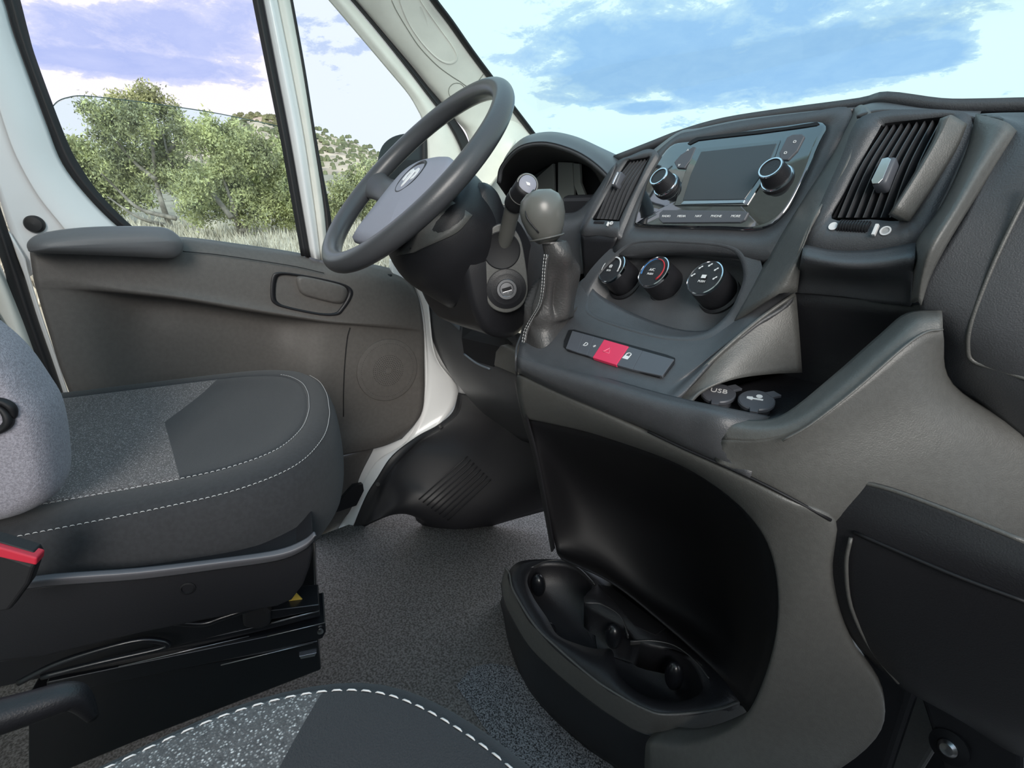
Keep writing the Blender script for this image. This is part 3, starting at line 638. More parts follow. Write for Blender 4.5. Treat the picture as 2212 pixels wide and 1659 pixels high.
# inner dark soffit from the hood lip to the gauge face
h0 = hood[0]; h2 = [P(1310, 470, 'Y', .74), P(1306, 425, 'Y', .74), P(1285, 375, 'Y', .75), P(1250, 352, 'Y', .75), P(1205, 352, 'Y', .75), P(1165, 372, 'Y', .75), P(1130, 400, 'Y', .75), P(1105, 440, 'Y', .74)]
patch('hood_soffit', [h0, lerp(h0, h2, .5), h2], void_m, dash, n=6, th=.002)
patch('gauge_face', [[P(1135, 390, 'Y', .77), P(1200, 340, 'Y', .77), P(1300, 340, 'Y', .77), P(1330, 380, 'Y', .77)], [P(1090, 440, 'Y', .755), P(1180, 430, 'Y', .755), P(1260, 430, 'Y', .755), P(1340, 430, 'Y', .755)], [P(1090, 520, 'Y', .73), P(1180, 520, 'Y', .73), P(1260, 520, 'Y', .73), P(1340, 520, 'Y', .73)]], dark_m, dash, n=5)
gf = mat('gauge_reflect', (.6, .59, .53), .35)  # pale beige reflections on the gauges, put in as colour
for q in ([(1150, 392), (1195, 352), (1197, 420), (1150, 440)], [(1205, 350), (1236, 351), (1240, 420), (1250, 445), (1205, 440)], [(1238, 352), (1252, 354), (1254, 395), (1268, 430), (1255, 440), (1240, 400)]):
    slab('gauge_glare', [P(x, y, 'Y', .745) for x, y in q], Vector((0, .006, 0)), gf, dash, bevel=.001)
# upper dash behind the stalks (left part of the dash, driver side)
patch('driver_panel', [
 [P(1330, 352, 'Y', .60), P(1300, 395, 'Y', .60), P(1255, 450, 'Y', .60), P(1215, 460, 'Y', .60), P(1120, 455, 'Y', .62), P(1060, 430, 'Y', .66), P(1000, 420, 'Y', .72)],
 [P(1310, 400, 'Y', .585), P(1280, 450, 'Y', .575), P(1240, 480, 'Y', .575), P(1180, 490, 'Y', .58), P(1110, 490, 'Y', .60), P(1040, 480, 'Y', .64), P(960, 480, 'Y', .70)],
 [P(1258, 506, 'Y', .565), P(1235, 530, 'Y', .565), P(1190, 545, 'Y', .565), P(1140, 560, 'Y', .565), P(1070, 560, 'Y', .58), P(1010, 560, 'Y', .62), P(930, 560, 'Y', .68)],
 [P(1262, 590, 'Y', .56), P(1235, 600, 'Y', .56), P(1190, 640, 'Y', .555), P(1140, 680, 'Y', .555), P(1070, 680, 'Y', .57), P(1000, 690, 'Y', .60), P(925, 640, 'Y', .66)]], dash_m, dash, n=5)
patch('far_deck', [
 [P(1112, 300, 'Y', .80), P(1060, 400, 'Y', .78), P(1000, 420, 'Y', .76), P(925, 560, 'Y', .72)],
 [P(1110, 330, 'Y', 1.05), P(1065, 380, 'Y', 1.0), P(1010, 400, 'Y', .95), P(940, 540, 'Y', .85)]], beige_m, dash, n=4)
# knee bolster curving down towards the door
kb = [
 [P(918, 585, 'Y', .66), P(945, 590, 'Y', .64), P(975, 640, 'Y', .62), P(1010, 680, 'Y', .61), P(1060, 700, 'Y', .60), P(1124, 720, 'Y', .58)],
 [P(917, 620, 'Y', .645), P(945, 650, 'Y', .62), P(985, 695, 'Y', .60), P(1020, 730, 'Y', .59), P(1070, 740, 'Y', .58), P(1124, 745, 'Y', .565)],
 [P(920, 680, 'Y', .64), P(950, 705, 'Y', .615), P(990, 735, 'Y', .595), P(1030, 765, 'Y', .58), P(1075, 780, 'Y', .57), P(1124, 785, 'Y', .56)],
 [P(928, 730, 'Y', .65), P(960, 765, 'Y', .62), P(1000, 795, 'Y', .60), P(1040, 820, 'Y', .585), P(1080, 830, 'Y', .575), P(1124, 835, 'Y', .565)],
 [P(960, 790, 'Y', .68), P(990, 830, 'Y', .65), P(1030, 860, 'Y', .63), P(1070, 880, 'Y', .61), P(1100, 890, 'Y', .60), P(1140, 900, 'Y', .59)],
 [P(985, 815, 'Y', .74), P(1010, 855, 'Y', .74), P(1040, 900, 'Y', .74), P(1080, 930, 'Y', .74), P(1120, 950, 'Y', .72), P(1160, 960, 'Y', .70)]]
patch('knee_panel', kb, dash_m, dash, n=5)
sheen = mat('edge_sheen', (.16, .19, .22), .35)  # bluish light from the windshield put into the edge colour
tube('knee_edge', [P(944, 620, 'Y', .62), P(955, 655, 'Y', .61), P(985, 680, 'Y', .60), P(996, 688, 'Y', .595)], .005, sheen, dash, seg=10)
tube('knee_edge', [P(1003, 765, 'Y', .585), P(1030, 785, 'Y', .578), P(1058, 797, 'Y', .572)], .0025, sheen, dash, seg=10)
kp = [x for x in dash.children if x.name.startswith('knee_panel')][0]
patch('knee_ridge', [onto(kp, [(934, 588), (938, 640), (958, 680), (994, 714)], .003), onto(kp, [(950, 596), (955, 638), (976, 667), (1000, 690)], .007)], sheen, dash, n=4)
slab('fuse_recess_shade', onto(kp, [(1002, 694), (1040, 700), (1085, 722), (1108, 744), (1086, 750), (1068, 792), (1036, 782), (1004, 764), (999, 730)], .002), Vector((0, .004, 0)), void_m, dash, bevel=0)  # flat sheet; the shade of the gap is put in as black
slab('knee_bracket', [P(x, y, 'Y', .55) for x, y in ((1080, 746), (1118, 762), (1118, 812), (1066, 790), (1070, 760))], Vector((0, .03, 0)), dashl_m, dash, bevel=.003)
# ================================================================ steering wheel and column
th, ph = math.radians(46.4), math.radians(-3.5)
wn = Vector((math.sin(ph)*math.cos(th), -math.cos(th)*math.cos(ph), math.sin(th))); wu = Vector((math.cos(ph), math.sin(ph), 0))
WC = Vector((-.4427, .4035, .8078)); WP = Pl(WC, wu, wn.cross(wu))
sw = thing('steering_wheel', 'dark steering wheel with lavender-grey hub pad and white ram-head emblem', 'steering wheel', WC)
def wpt(r, deg, h=0): A = math.radians(deg); return WP.w(r*math.cos(A), r*math.sin(A), h)
tube('rim', [wpt(.19, q) for q in range(0, 360, 15)], .0165, wheel_m, sw, closed=True, n=4, seg=24, flat=1.0)
pad = [(0, .050), (.055, .047), (.095, .030), (.106, .0), (.102, -.05), (.094, -.10), (.088, -.128), (.082, -.134), (.04, -.137), (-.04, -.137), (-.082, -.134), (-.088, -.128), (-.094, -.10), (-.102, -.05), (-.106, .0), (-.095, .030), (-.055, .047)]
hub = loops('hub_pad', [[WP.w(x*s, y*s, h) for x, y in pad] for s, h in ((.70, -.045), (.92, -.034), (1.0, -.020), (.975, -.012), (.85, -.006), (.55, -.002), (.25, 0))], hub_m, sw, n=4)
sp = []
for nm, pts, ws in (('spoke', [(.07, -.02, -.03), (.11, -.015, -.024), (.15, -.012, -.014), (.188, -.010, 0)], [.04, .030, .026, .034]), ('spoke', [(-.07, -.02, -.03), (-.11, -.015, -.024), (-.15, -.012, -.014), (-.188, -.010, 0)], [.04, .030, .026, .034]),
                    ('lower_spoke', [(0, -.10, -.040), (0, -.14, -.036), (0, -.165, -.016), (0, -.188, -.002)], [.030, .022, .022, .032])):
    tube(nm, [WP.w(*p) for p in pts], ws, wheel_m, sw, n=5, seg=20, flat=.42, up=wn)
rev('emblem_ring', WP.w(0, -.004, -.004), wn, [(.036, 0), (.036, .0035), (.034, .0045), (.0315, .0035), (.031, .0025), (.0001, .0025)], dark_m, hub)
# ram-head shape: curled horns either side of a muzzle
def horn(s):
    return [WP.w(s*x, -.004+y, .0008) for x, y in ((.003, .012), (.010, .017), (.019, .014), (.024, .004), (.022, -.007), (.015, -.010), (.012, -.004), (.016, .002), (.014, .007), (.008, .007), (.004, .003))]
em = slab('emblem', [WP.w(x, -.004+y, .0012) for x, y in ((-.003, .012), (.003, .012), (.006, .004), (.006, -.006), (.003, -.020), (0, -.024), (-.003, -.020), (-.006, -.006), (-.006, .004))], -wn*.0015, white_m, hub, bevel=.0003, label='white ram-head emblem')
slab('emblem_horn', horn(1), -wn*.0015, white_m, hub, bevel=.0003); slab('emblem_horn', horn(-1), -wn*.0015, white_m, hub, bevel=.0003)
bl_ = WP.w(0, -.086, -.0068)
PB = Pl(bl_, wu, WP.v+wn*.12)
tube('label_frame', [PB.w(x, y, .001) for x, y in ((-.022, -.008), (.022, -.008), (.022, .008), (-.022, .008))], .0006, dark_m, hub, closed=True, smoothp=False, seg=6)
text('label_text', 'AIRBAG', .0085, PB.w(0, 0, .001), PB.u, PB.v, dark_m, hub)
# column bell and shroud
col = thing('steering_column', 'black steering column shroud with ignition lock behind the wheel', 'steering column', WC-wn*.2)
loops('column_bell', [[WC-wn*s+(wu*math.cos(A)*rx+WP.v*(math.sin(A)*ry+oy)) for A in [math.radians(q) for q in range(0, 360, 30)]] for s, rx, ry, oy in ((.03, .06, .06, -.02), (.045, .10, .085, -.02), (.07, .115, .10, -.025), (.11, .115, .105, -.03), (.15, .10, .10, -.03), (.2, .08, .09, -.03))], dark_m, col, n=4, smooth_across=3, cap0=True)
bell = [x for x in col.children if x.name.startswith('column_bell')][0]
bp_ = onto(bell, [(858, 552), (900, 505), (940, 466), (974, 434), (1018, 466), (988, 500), (940, 524), (895, 543)], .004)
patch('bell_plate', [bp_[0:4], [bp_[7], bp_[6], bp_[5], bp_[4]]], dashl_m, col, n=4, label='lighter grey flat plate')
so = [(1040, 395), (1068, 408), (1085, 445), (1122, 482), (1150, 545), (1158, 630), (1142, 690), (1105, 728), (1055, 722), (1025, 680), (1008, 620), (1000, 560), (1010, 490), (1022, 430)]
A0 = [P(x, y, 'X', -.352) for x, y in so]
loops('column_shroud', [[p+Vector((-.19, .0, 0)) for p in scl(A0, .9)], [p+Vector((-.17, 0, 0)) for p in A0], [p+Vector((-.03, 0, 0)) for p in scl(A0, 1.0)], A0, [p+Vector((.012, 0, 0)) for p in scl(A0, .9)]], dark_m, col, n=4, smooth_across=2)
IG = Pl(P(1094, 622, 'X', -.325), (.5, .85, 0), (0, 0, 1))
IG.slab('lock_plate', [(1044, 580), (1043, 535), (1056, 500), (1078, 484), (1104, 488), (1124, 515), (1134, 560), (1140, 610), (1138, 640), (1124, 664), (1096, 676), (1066, 668), (1049, 645), (1045, 615)], -.02, .002, dashl_m, col, sm=4, bevel=.002)
c = IG(1084, 541, .0025); rev('stalk_socket', c, IG.n, [(.031, -.001), (.031, .0003), (.0295, .001), (.0285, .0004), (.0001, .0004)], void_m, col)
c = IG(1094, 624, .002); lk = rev('ignition_lock', c, IG.n, [(.034, 0, 0), (.034, .001, 0), (.033, .0012, 0), (.0325, .0012, 1), (.0265, .004, 1), (.0255, .004, 1), (.0175, .0055, 2), (.0165, .0075, 2), (.0125, .0075, 2), (.0115, .006, 0), (.0112, .006, 2), (.0001, .0065, 2)], [void_m, dark_m, steel_m], col, label='round chrome ignition lock')
KP = Pl(c+IG.n*.0066, IG.u+IG.v*.25, IG.v)
slab('key_slot', [KP.w(x, y, .0004) for x, y in ((-.008, -.0025), (.008, -.0025), (.008, .0035), (-.008, .0035))], -IG.n*.001, void_m, lk, bevel=.0003)
slab('key_shutter', [KP.w(x, y, .0006) for x, y in ((-.008, -.006), (.008, -.006), (.008, -.0028), (-.008, -.0028))], -IG.n*.001, steel_m, lk, bevel=.0003)
for px, py in ((977, 622), (1008, 648)): rev('shroud_screw', P(px, py, 'X', -.42), Vector((.5, -.8, 0)), [(.003, 0), (.003, .002), (.0001, .003)], boltm, col, seg=16)
tube('shroud_rim', [P(940, 600, 'Y', .56), P(950, 626, 'Y', .555), P(972, 636, 'Y', .55), P(990, 634, 'Y', .545)], .0018, dashl_m, col, seg=6)
tube('shroud_rim', [P(925, 575, 'Y', .58), P(935, 595, 'Y', .575), P(955, 602, 'Y', .57), P(966, 602, 'Y', .57)], .0016, dashl_m, col, seg=6)
# wiper stalk
stk = thing('wiper_stalk', 'grey wiper stalk with round button end rising beside the gear knob', 'stalk', P(1084, 545, 'X', -.34))
tube('arm', [P(1082, 548, 'X', -.345), P(1092, 515, 'X', -.325), P(1100, 480, 'X', -.305), P(1108, 448, 'X', -.285), P(1112, 438, 'X', -.28)], [.011, .0125, .0125, .0125, .0125], knob_m, stk, n=5, seg=24)
A_ = P(1104, 452, 'X', -.287); B_ = P(1139, 399, 'X', -.240); dd = (B_-A_)
A1 = P(1109, 443, 'X', -.282)
tube('collar', [A1, A1+dd*.15, A1.lerp(B_, .5), B_-dd*.02], [.0150, .0165, .0165, .0165], rubber_m, stk, n=4, seg=28)
rev('collar_ring', A1.lerp(B_, .45), dd, [(.0166, 0), (.0172, .001), (.0166, .002)], dashl_m, stk, seg=32)
dd = (dd.normalized()*.45+(CAM-B_).normalized()*.55).normalized()
bt = rev('end_button', B_-dd*.003, dd, [(.0165, 0, 0), (.0165, .003, 0), (.0152, .0045, 0), (.0140, .0045, 1), (.0135, .0035, 1), (.0128, .006, 2), (.0110, .0068, 2), (.0001, .007, 2)], [knob_m, void_m, hub_m], stk, label='round grey button end')
s_, u_ = axes(dd); e0 = B_+dd.normalized()*.0048
slab('button_mark', [e0+right*x-down*y for x, y in ((-.003, .003), (.003, .001), (.003, -.003), (-.001, -.002))], -dd.normalized()*.0006, white_m, bt, bevel=0)
# ---- gear lever
gear = thing('gear_lever', 'gear lever with round satin knob and black leather boot on the shelf', 'gear lever', G(1180, 700))
kc = P(1173, 465, 'Y', .425)
ax_ = (kc-P(1186, 535, 'Y', .43)).normalized()
# the knob: a rounded egg, crown tipped towards the wheel
s_, u_ = axes(ax_)
prof = [(.0001, -.033), (.012, -.033), (.0175, -.028), (.0235, -.016), (.0275, -.002), (.0278, .010), (.024, .021), (.0155, .028), (.0001, .031)]
rev('knob', kc, ax_, prof, knob_m, gear, seg=48, ang=60)
tube('knob_rim', [kc+ax_*-.027+(s_*math.cos(q)+u_*math.sin(q))*.0212 for q in [i*math.pi/6 for i in range(12)]], .0012, dashl_m, gear, closed=True, seg=8)
seam('knob_seam', [kc+(right*x-down*y)+(-fwd)*z for x, y, z in ((-.012, .030, .004), (-.018, .018, .016), (-.022, .004, .017), (-.020, -.010, .019), (-.006, -.026, .014))], gear, .0009, dark_m)
kb0 = [G(1124, 722), G(1140, 742), G(1172, 752), G(1205, 722), G(1250, 655), G(1236, 610), G(1190, 610), G(1150, 660)]
def ell(c, rx, ry, ph=0):
    return [c+Vector((math.cos(math.radians(q+ph))*rx, math.sin(math.radians(q+ph))*ry, 0)) for q in (200, 235, 270, 315, 0, 45, 90, 150)]
top = kc-ax_*.034
bb = [kb0]
cs = [(P(1182, 682, 'Y', .452), .037, .038), (P(1194, 630, 'Y', .45), .027, .028), (P(1200, 590, 'Y', .445), .0235, .024), (P(1202, 555, 'Y', .44), .0215, .021), (P(1193, 522, 'Y', .435), .0175, .018), (top, .016, .016)]
for k_, (c_, rx, ry) in enumerate(cs): bb.append(ell(c_+Vector((.004, 0, 0)), rx*.9, ry*.92))
boot = loops('boot', bb, leather_m, gear, n=10, smooth_across=8, cap=False)
me = boot.data; sh_ = rootloc(gear)
for v in me.vertices:
    p = v.co+sh_; q = noise.noise(Vector((p.x*20+p.z*12, p.y*20, p.z*8)))*.008 + abs(noise.noise(Vector((p.x*34+p.z*26, p.y*30-p.z*16, p.z*8))))*.016
    an = math.atan2(p.y-.445, p.x+.15)
    q = .0055*math.sin(2*an+26*p.z+1.2)+.0035*math.sin(5*an-30*p.z)+.002*math.sin(9*an+40*p.z)+noise.noise(p*40)*.002
    h = min(1, max(0, (p.z-.60)/.03))*min(1, max(0, (top.z-p.z)/.03)); d_ = Vector((p.x-kc.x+.0, p.y-.44, 0))
    if d_.length > 1e-4: v.co += d_.normalized()*q*h
stp = [P(1128, 740, 'Y', .405), P(1133, 715, 'Y', .41), P(1146, 690, 'Y', .415), P(1163, 660, 'Y', .412), P(1170, 625, 'Y', .41), P(1172, 590, 'Y', .408), P(1176, 550, 'Y', .408)]
for dx in (0, .004): stitches('boot_stitching', cr([p+Vector((dx, 0, 0)) for p in stp], 8), thread_m, gear, step=.0042, dash=.0030, r=.0005)
seam('boot_seam', [p+Vector((.002, .003, 0)) for p in stp], gear, .0022, leather_m)
# ================================================================ lower console
con = thing('centre_console', 'tall dark plastic console with an oval opening above the cup holders', 'console', (.05, .5, -.07))
Aout = [(1117, 812, .40), (1200, 850, .40), (1300, 893, .395), (1480, 975, .393), (1600, 1030, .395), (1700, 1082, .402), (1795, 1130, .425), (1790, 1250, .435), (1825, 1380, .46), (1895, 1500, .48), (1880, 1600, .47), (1750, 1690, .43), (1560, 1740, .385), (1400, 1720, .375)]
Bin = [(1138, 905, .44), (1205, 918, .435), (1290, 938, .43), (1440, 988, .425), (1540, 1042, .42), (1620, 1112, .42), (1665, 1190, .425), (1682, 1290, .43), (1672, 1390, .435), (1645, 1480, .435), (1612, 1545, .43), (1560, 1582, .42), (1480, 1605, .405), (1400, 1597, .395)]
Ao = [P(x, y, 'Y', v) for x, y, v in Aout]; Bi = [P(x, y, 'Y', v) for x, y, v in Bin]
M1 = [p+Vector((0, -.006, 0)) for p in lerp(Ao, Bi, .35)]; M2 = [p+Vector((0, -.006, 0)) for p in lerp(Ao, Bi, .8)]
patch('console_face', [[p+Vector((0, .012, 0)) for p in Ao], Ao, M1, M2, Bi, [p+Vector((0, .03, 0)) for p in Bi]], dashl_m, con, n=5, th=.004)
bin_rows = [
 [(1138, 905, .44), (1205, 918, .445), (1300, 938, .445), (1440, 988, .44), (1540, 1042, .43)],
 [(1160, 980, .455), (1230, 1010, .52), (1350, 1050, .56), (1500, 1090, .54), (1640, 1135, .435)],
 [(1180, 1080, .475), (1260, 1100, .55), (1400, 1150, .60), (1540, 1200, .58), (1684, 1270, .44)],
 [(1200, 1180, .49), (1280, 1210, .53), (1400, 1290, .57), (1550, 1360, .56), (1676, 1400, .445)],
 [(1215, 1206, .46), (1320, 1255, .475), (1430, 1340, .485), (1540, 1440, .48), (1618, 1545, .435)]]
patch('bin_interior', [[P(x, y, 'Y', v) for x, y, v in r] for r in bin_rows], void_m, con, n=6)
patch('console_left_lip', [[P(1117, 812, 'Y', .40), P(1138, 905, 'Y', .43), P(1158, 980, 'Y', .445), P(1178, 1080, 'Y', .465), P(1196, 1185, 'Y', .48)], [P(1113, 830, 'Y', .43), P(1128, 905, 'Y', .46), P(1150, 980, 'Y', .475), P(1170, 1080, 'Y', .495), P(1190, 1190, 'Y', .51)], [P(1140, 850, 'Y', .56), P(1150, 905, 'Y', .58), P(1165, 980, 'Y', .60), P(1185, 1080, 'Y', .62), P(1200, 1150, 'Y', .62)]], dark_m, con, n=4)
# cup holder tray
TZ = .155
trayE = [(1099, 1235), (1107, 1275), (1151, 1349), (1202, 1400), (1276, 1464), (1326, 1498), (1394, 1535), (1444, 1545), (1546, 1535), (1598, 1518), (1560, 1455), (1470, 1370), (1390, 1308), (1310, 1250), (1240, 1212), (1170, 1208), (1120, 1216)]
hole = [(1138, 1252), (1150, 1305), (1180, 1352), (1216, 1378), (1250, 1392), (1286, 1402), (1322, 1404), (1330, 1450), (1370, 1492), (1450, 1517), (1505, 1505), (1522, 1475), (1500, 1425), (1420, 1386), (1352, 1378), (1290, 1300), (1262, 1296)]
hole = [(1138, 1252), (1152, 1290), (1182, 1335), (1205, 1372), (1250, 1392), (1290, 1402), (1322, 1404), (1335, 1455), (1385, 1500), (1455, 1516), (1508, 1502), (1520, 1470), (1480, 1412), (1385, 1386), (1350, 1352), (1262, 1300), (1280, 1262), (1235, 1222), (1180, 1215), (1150, 1226)]
trayE2 = [(1097, 1240), (1107, 1275), (1135, 1328), (1165, 1366), (1205, 1404), (1250, 1443), (1300, 1482), (1350, 1512), (1400, 1537), (1460, 1546), (1546, 1536), (1598, 1518), (1575, 1470), (1490, 1388), (1420, 1330), (1360, 1285), (1300, 1243), (1240, 1212), (1170, 1208), (1120, 1214)]
tO = atZ(TZ, *trayE2); tH = atZ(TZ, *hole)
tray = loops('cup_tray', [[p-Vector((0, 0, .02)) for p in scl(tO, .97)], tO, lerp(tO, tH, .5), tH, [p-Vector((0, 0, .008)) for p in scl(tH, .985)], [p-Vector((0, 0, .05)) for p in scl(tH, .96)]], black_metal if False else dark_m, con, n=4)
tray['label'] = 'cup holder tray with three round wells'
lipm = mat('tray_lip', (.05, .05, .052), .28, spec=.6)
def lipstrip(pts, w=6): return patch('well_rim', [atZ(TZ+.001, *pts), [p-Vector((0, 0, .007)) for p in atZ(TZ+.001, *pts)]], lipm, tray, n=5, th=.002)
lipstrip([(1148, 1226), (1180, 1212), (1215, 1211), (1250, 1228), (1284, 1262)])
lipstrip([(1264, 1302), (1300, 1306), (1338, 1330), (1356, 1372)])
lipstrip([(1362, 1386), (1410, 1384), (1460, 1396), (1505, 1432), (1530, 1465)])
# outer rim wall of the tray; lighter grey stands in for side light
L1 = [(1090, 1226), (1099, 1240), (1107, 1275), (1151, 1349), (1202, 1400), (1276, 1464), (1326, 1498), (1394, 1535), (1444, 1546), (1546, 1536), (1598, 1519)]
L2 = [(1082, 1262), (1087, 1295), (1101, 1329), (1141, 1397), (1198, 1454), (1276, 1518), (1330, 1555), (1377, 1582), (1444, 1598), (1540, 1588), (1626, 1541)]
l1 = atZ(TZ, *L1); l2 = atZ(TZ-.045, *L2)
patch('tray_rim', [[p+Vector((0, 0, .0012)) for p in l1], [p+Vector((0, 0, -.004))+(q-p).normalized()*.006 for p, q in zip(l1, l2)], lerp(l1, l2, .6), l2], dashl_m, con, n=5)
FZ = -.07
L3 = [(1080, 1300), (1087, 1330), (1100, 1395), (1135, 1480), (1185, 1545), (1262, 1615), (1320, 1655), (1380, 1700), (1450, 1740), (1560, 1760), (1650, 1740)]
l3 = [P(x, y, 'Z', FZ) for x, y in L3]
patch('console_base', [l2, [p+Vector((.004, .012, -.004)) for p in l2], lerp([p+Vector((.004, .012, 0)) for p in l2], l3, .5), l3], dark_m, con, n=5)
# spring tabs in the wells
for px, py, rx, rz in ((1163, 1258, .016, .022), (1188, 1358, .012, .016), (1326, 1368, .016, .022), (1457, 1452, .016, .024)):
    c_ = P(px, py, 'Z', TZ-.016)
    ellips('spring_tab', c_-Vector((0, 0, .006)), rx*.8, rx*.8, rz, black_metal, tray)
slab('coin_slot', atZ(TZ+.0012, (1292, 1262), (1318, 1266), (1438, 1356), (1416, 1372), (1372, 1352)), Vector((0, 0, -.004)), void_m, tray, bevel=.0006)
# ================================================================ floor
flo = link('floor', W((-.86, -.9, FZ), (.95, -.9, FZ), (.95, 1.1, FZ), (-.86, 1.1, FZ)), [(0, 1, 2, 3)], carpet_m, th=.01)
tag(flo, None, None, None, 'structure')
mo = atZ(FZ+.004, (985, 1480), (1020, 1440), (1060, 1432), (1110, 1440), (1250, 1600), (1420, 1700), (1700, 1640), (1760, 1625), (1830, 1659), (1800, 1800), (1200, 1800))
mt = slab('floor_mat', mo, Vector((0, 0, -.004)), carpet2_m, bevel=.001); tag(mt, 'charcoal loop-pile mat on the floor between console and passenger seat', 'floor mat')
lin = thing('footwell_liner', 'black moulded plastic footwell liner beside the white door sill', 'footwell liner', P(900, 1110, 'Z', FZ))
Rw = [
 [(990, 848, -.845), (978, 889, -.845), (945, 918, -.845), (900, 943, -.845), (847, 984, -.845), (814, 1033, -.845), (789, 1074, -.845), (757, 1152, -.845)],
 [(998, 850, -.83), (989, 891, -.83), (953, 924, -.83), (904, 953, -.83), (855, 998, -.83), (826, 1041, -.83), (805, 1084, -.83), (782, 1140, -.83)],
 [(1010, 852, -.80), (1000, 893, -.80), (962, 930, -.80), (908, 965, -.80), (864, 1013, -.80), (840, 1050, -.80), (823, 1094, -.80), (806, 1128, -.80)],
 [(1100, 870, -.60), (1090, 920, -.62), (1040, 980, -.66), (985, 1010, -.70), (935, 1050, -.72), (900, 1070, -.73), (870, 1095, -.74), (850, 1112, -.76)],
 [(1180, 880, -.50), (1185, 950, -.50), (1150, 1010, -.53), (1100, 1060, -.57), (1030, 1110, -.62), (985, 1135, -.655), (935, 1135, -.70), (890, 1112, -.74)],
 [(1240, 890, -.36), (1250, 980, -.36), (1240, 1080, -.40), (1190, 1100, -.50), (1100, 1125, -.58), (1000, 1155, -.655), (950, 1160, -.70), (900, 1125, -.74)]]
patch('liner_shell', [[P(x, y, 'X', v) for x, y, v in r] for r in Rw], dark_m, lin, n=6)
for k in range(8):
    t = k/7; A = (893+70*t, 1085+42*t); 
    p0 = P(905+t*62, 1082+t*44, 'X', -.71+t*.06); p1 = P(1010+t*50, 990+t*50, 'X', -.67+t*.07)
    tube('footrest_rib', [p0+Vector((0, 0, .004)), p0.lerp(p1, .5)+Vector((.003, -.003, .006)), p1+Vector((0, 0, .006))], .0016, dark_m, lin, seg=6, n=4)
for px, py in ((952, 921), (816, 1046)): rev('liner_clip', P(px, py, 'X', -.826), Vector((1, -.3, .6)), [(.006, 0), (.006, .002), (.0001, .003)], rubber_m, lin, seg=16)
# ================================================================ driver's door
door = thing('door_1', None, None, (-.88, .2, -.05), kind='structure')
dr = [
 [(62, 530, -.90), (160, 515, -.90), (300, 512, -.90), (400, 512, -.90), (520, 527, -.90), (640, 545, -.90), (700, 560, -.90), (790, 568, -.90), (860, 585, -.90), (888, 606, -.90)],
 [(64, 540, -.875), (160, 522, -.875), (300, 520, -.875), (400, 522, -.875), (520, 540, -.875), (640, 558, -.875), (700, 575, -.875), (790, 580, -.875), (860, 598, -.875), (897, 625, -.875)],
 [(66, 560, -.86), (160, 560, -.86), (300, 562, -.86), (400, 550, -.86), (520, 568, -.86), (640, 590, -.86), (700, 605, -.86), (790, 612, -.86), (868, 620, -.86), (906, 650, -.865)],
 [(72, 600, -.855), (170, 600, -.855), (300, 612, -.855), (400, 625, -.855), (520, 645, -.855), (640, 668, -.855), (700, 680, -.855), (770, 688, -.855), (850, 690, -.855), (913, 690, -.865)],
 [(76, 618, -.855), (172, 622, -.855), (300, 636, -.853), (400, 648, -.853), (520, 668, -.853), (610, 682, -.853), (700, 694, -.853), (770, 700, -.855), (850, 706, -.857), (915, 712, -.865)],
 [(80, 632, -.855), (176, 640, -.862), (300, 646, -.902), (400, 658, -.902), (520, 678, -.902), (610, 692, -.902), (690, 704, -.87), (760, 710, -.866), (850, 718, -.866), (916, 724, -.868)],
 [(100, 700, -.855), (190, 710, -.862), (300, 720, -.905), (400, 730, -.905), (520, 745, -.905), (610, 755, -.902), (688, 762, -.872), (752, 768, -.866), (840, 775, -.866), (917, 780, -.868)],
 [(128, 790, -.855), (215, 800, -.862), (320, 810, -.905), (420, 815, -.905), (530, 830, -.902), (620, 840, -.898), (680, 850, -.870), (748, 852, -.866), (840, 850, -.866), (917, 845, -.868)],
 [(155, 862, -.855), (240, 880, -.862), (350, 890, -.902), (430, 900, -.902), (540, 910, -.88), (620, 915, -.872), (684, 920, -.862), (752, 912, -.862), (840, 898, -.862), (912, 888, -.868)],
 [(168, 905, -.85), (260, 925, -.85), (360, 940, -.85), (440, 950, -.85), (545, 960, -.85), (622, 965, -.85), (690, 965, -.85), (755, 955, -.85), (835, 942, -.852), (895, 918, -.862)],
 [(175, 930, -.85), (268, 950, -.85), (370, 965, -.85), (450, 975, -.85), (550, 985, -.85), (625, 990, -.85), (698, 990, -.85), (758, 980, -.85), (825, 965, -.855), (868, 948, -.87)]]
patch('door_panel', [[P(x, y, 'X', v) for x, y, v in r] for r in dr], door_m, door, n=6, th=.006)
lowr = [[(640, 1000, -.87), (700, 988, -.87), (750, 978, -.87), (810, 962, -.875)], [(645, 1015, -.855), (700, 1003, -.855), (748, 993, -.858), (803, 978, -.872)], [(650, 1060, -.868), (700, 1055, -.868), (740, 1045, -.868), (775, 1036, -.875)], [(655, 1120, -.862), (700, 1112, -.862), (735, 1102, -.865), (762, 1095, -.875)], [(655, 1140, -.86), (690, 1135, -.86), (720, 1125, -.865), (745, 1118, -.875)], [(650, 1180, -.87), (680, 1175, -.87), (700, 1165, -.87), (722, 1158, -.875)]]
patch('door_pocket', [[P(x, y, 'X', v) for x, y, v in r] for r in lowr], door_m, door, n=5)
slab('sill_trim', [P(x, y, 'X', -.855) for x, y in ((700, 1118), (765, 1050), (784, 1046), (786, 1060), (770, 1092), (735, 1104), (706, 1112))], Vector((-.015, 0, 0)), dark_m, door, bevel=.003)
ar = [(60, 538), (62, 520), (90, 504), (160, 493), (240, 489), (320, 489), (362, 494), (390, 514), (396, 532), (388, 550), (365, 558), (300, 555), (180, 550), (78, 546)]
a0 = [P(x, y, 'X', -.855) for x, y in ar]; a1 = [P(x, y, 'X', -.80) for x, y in ar]
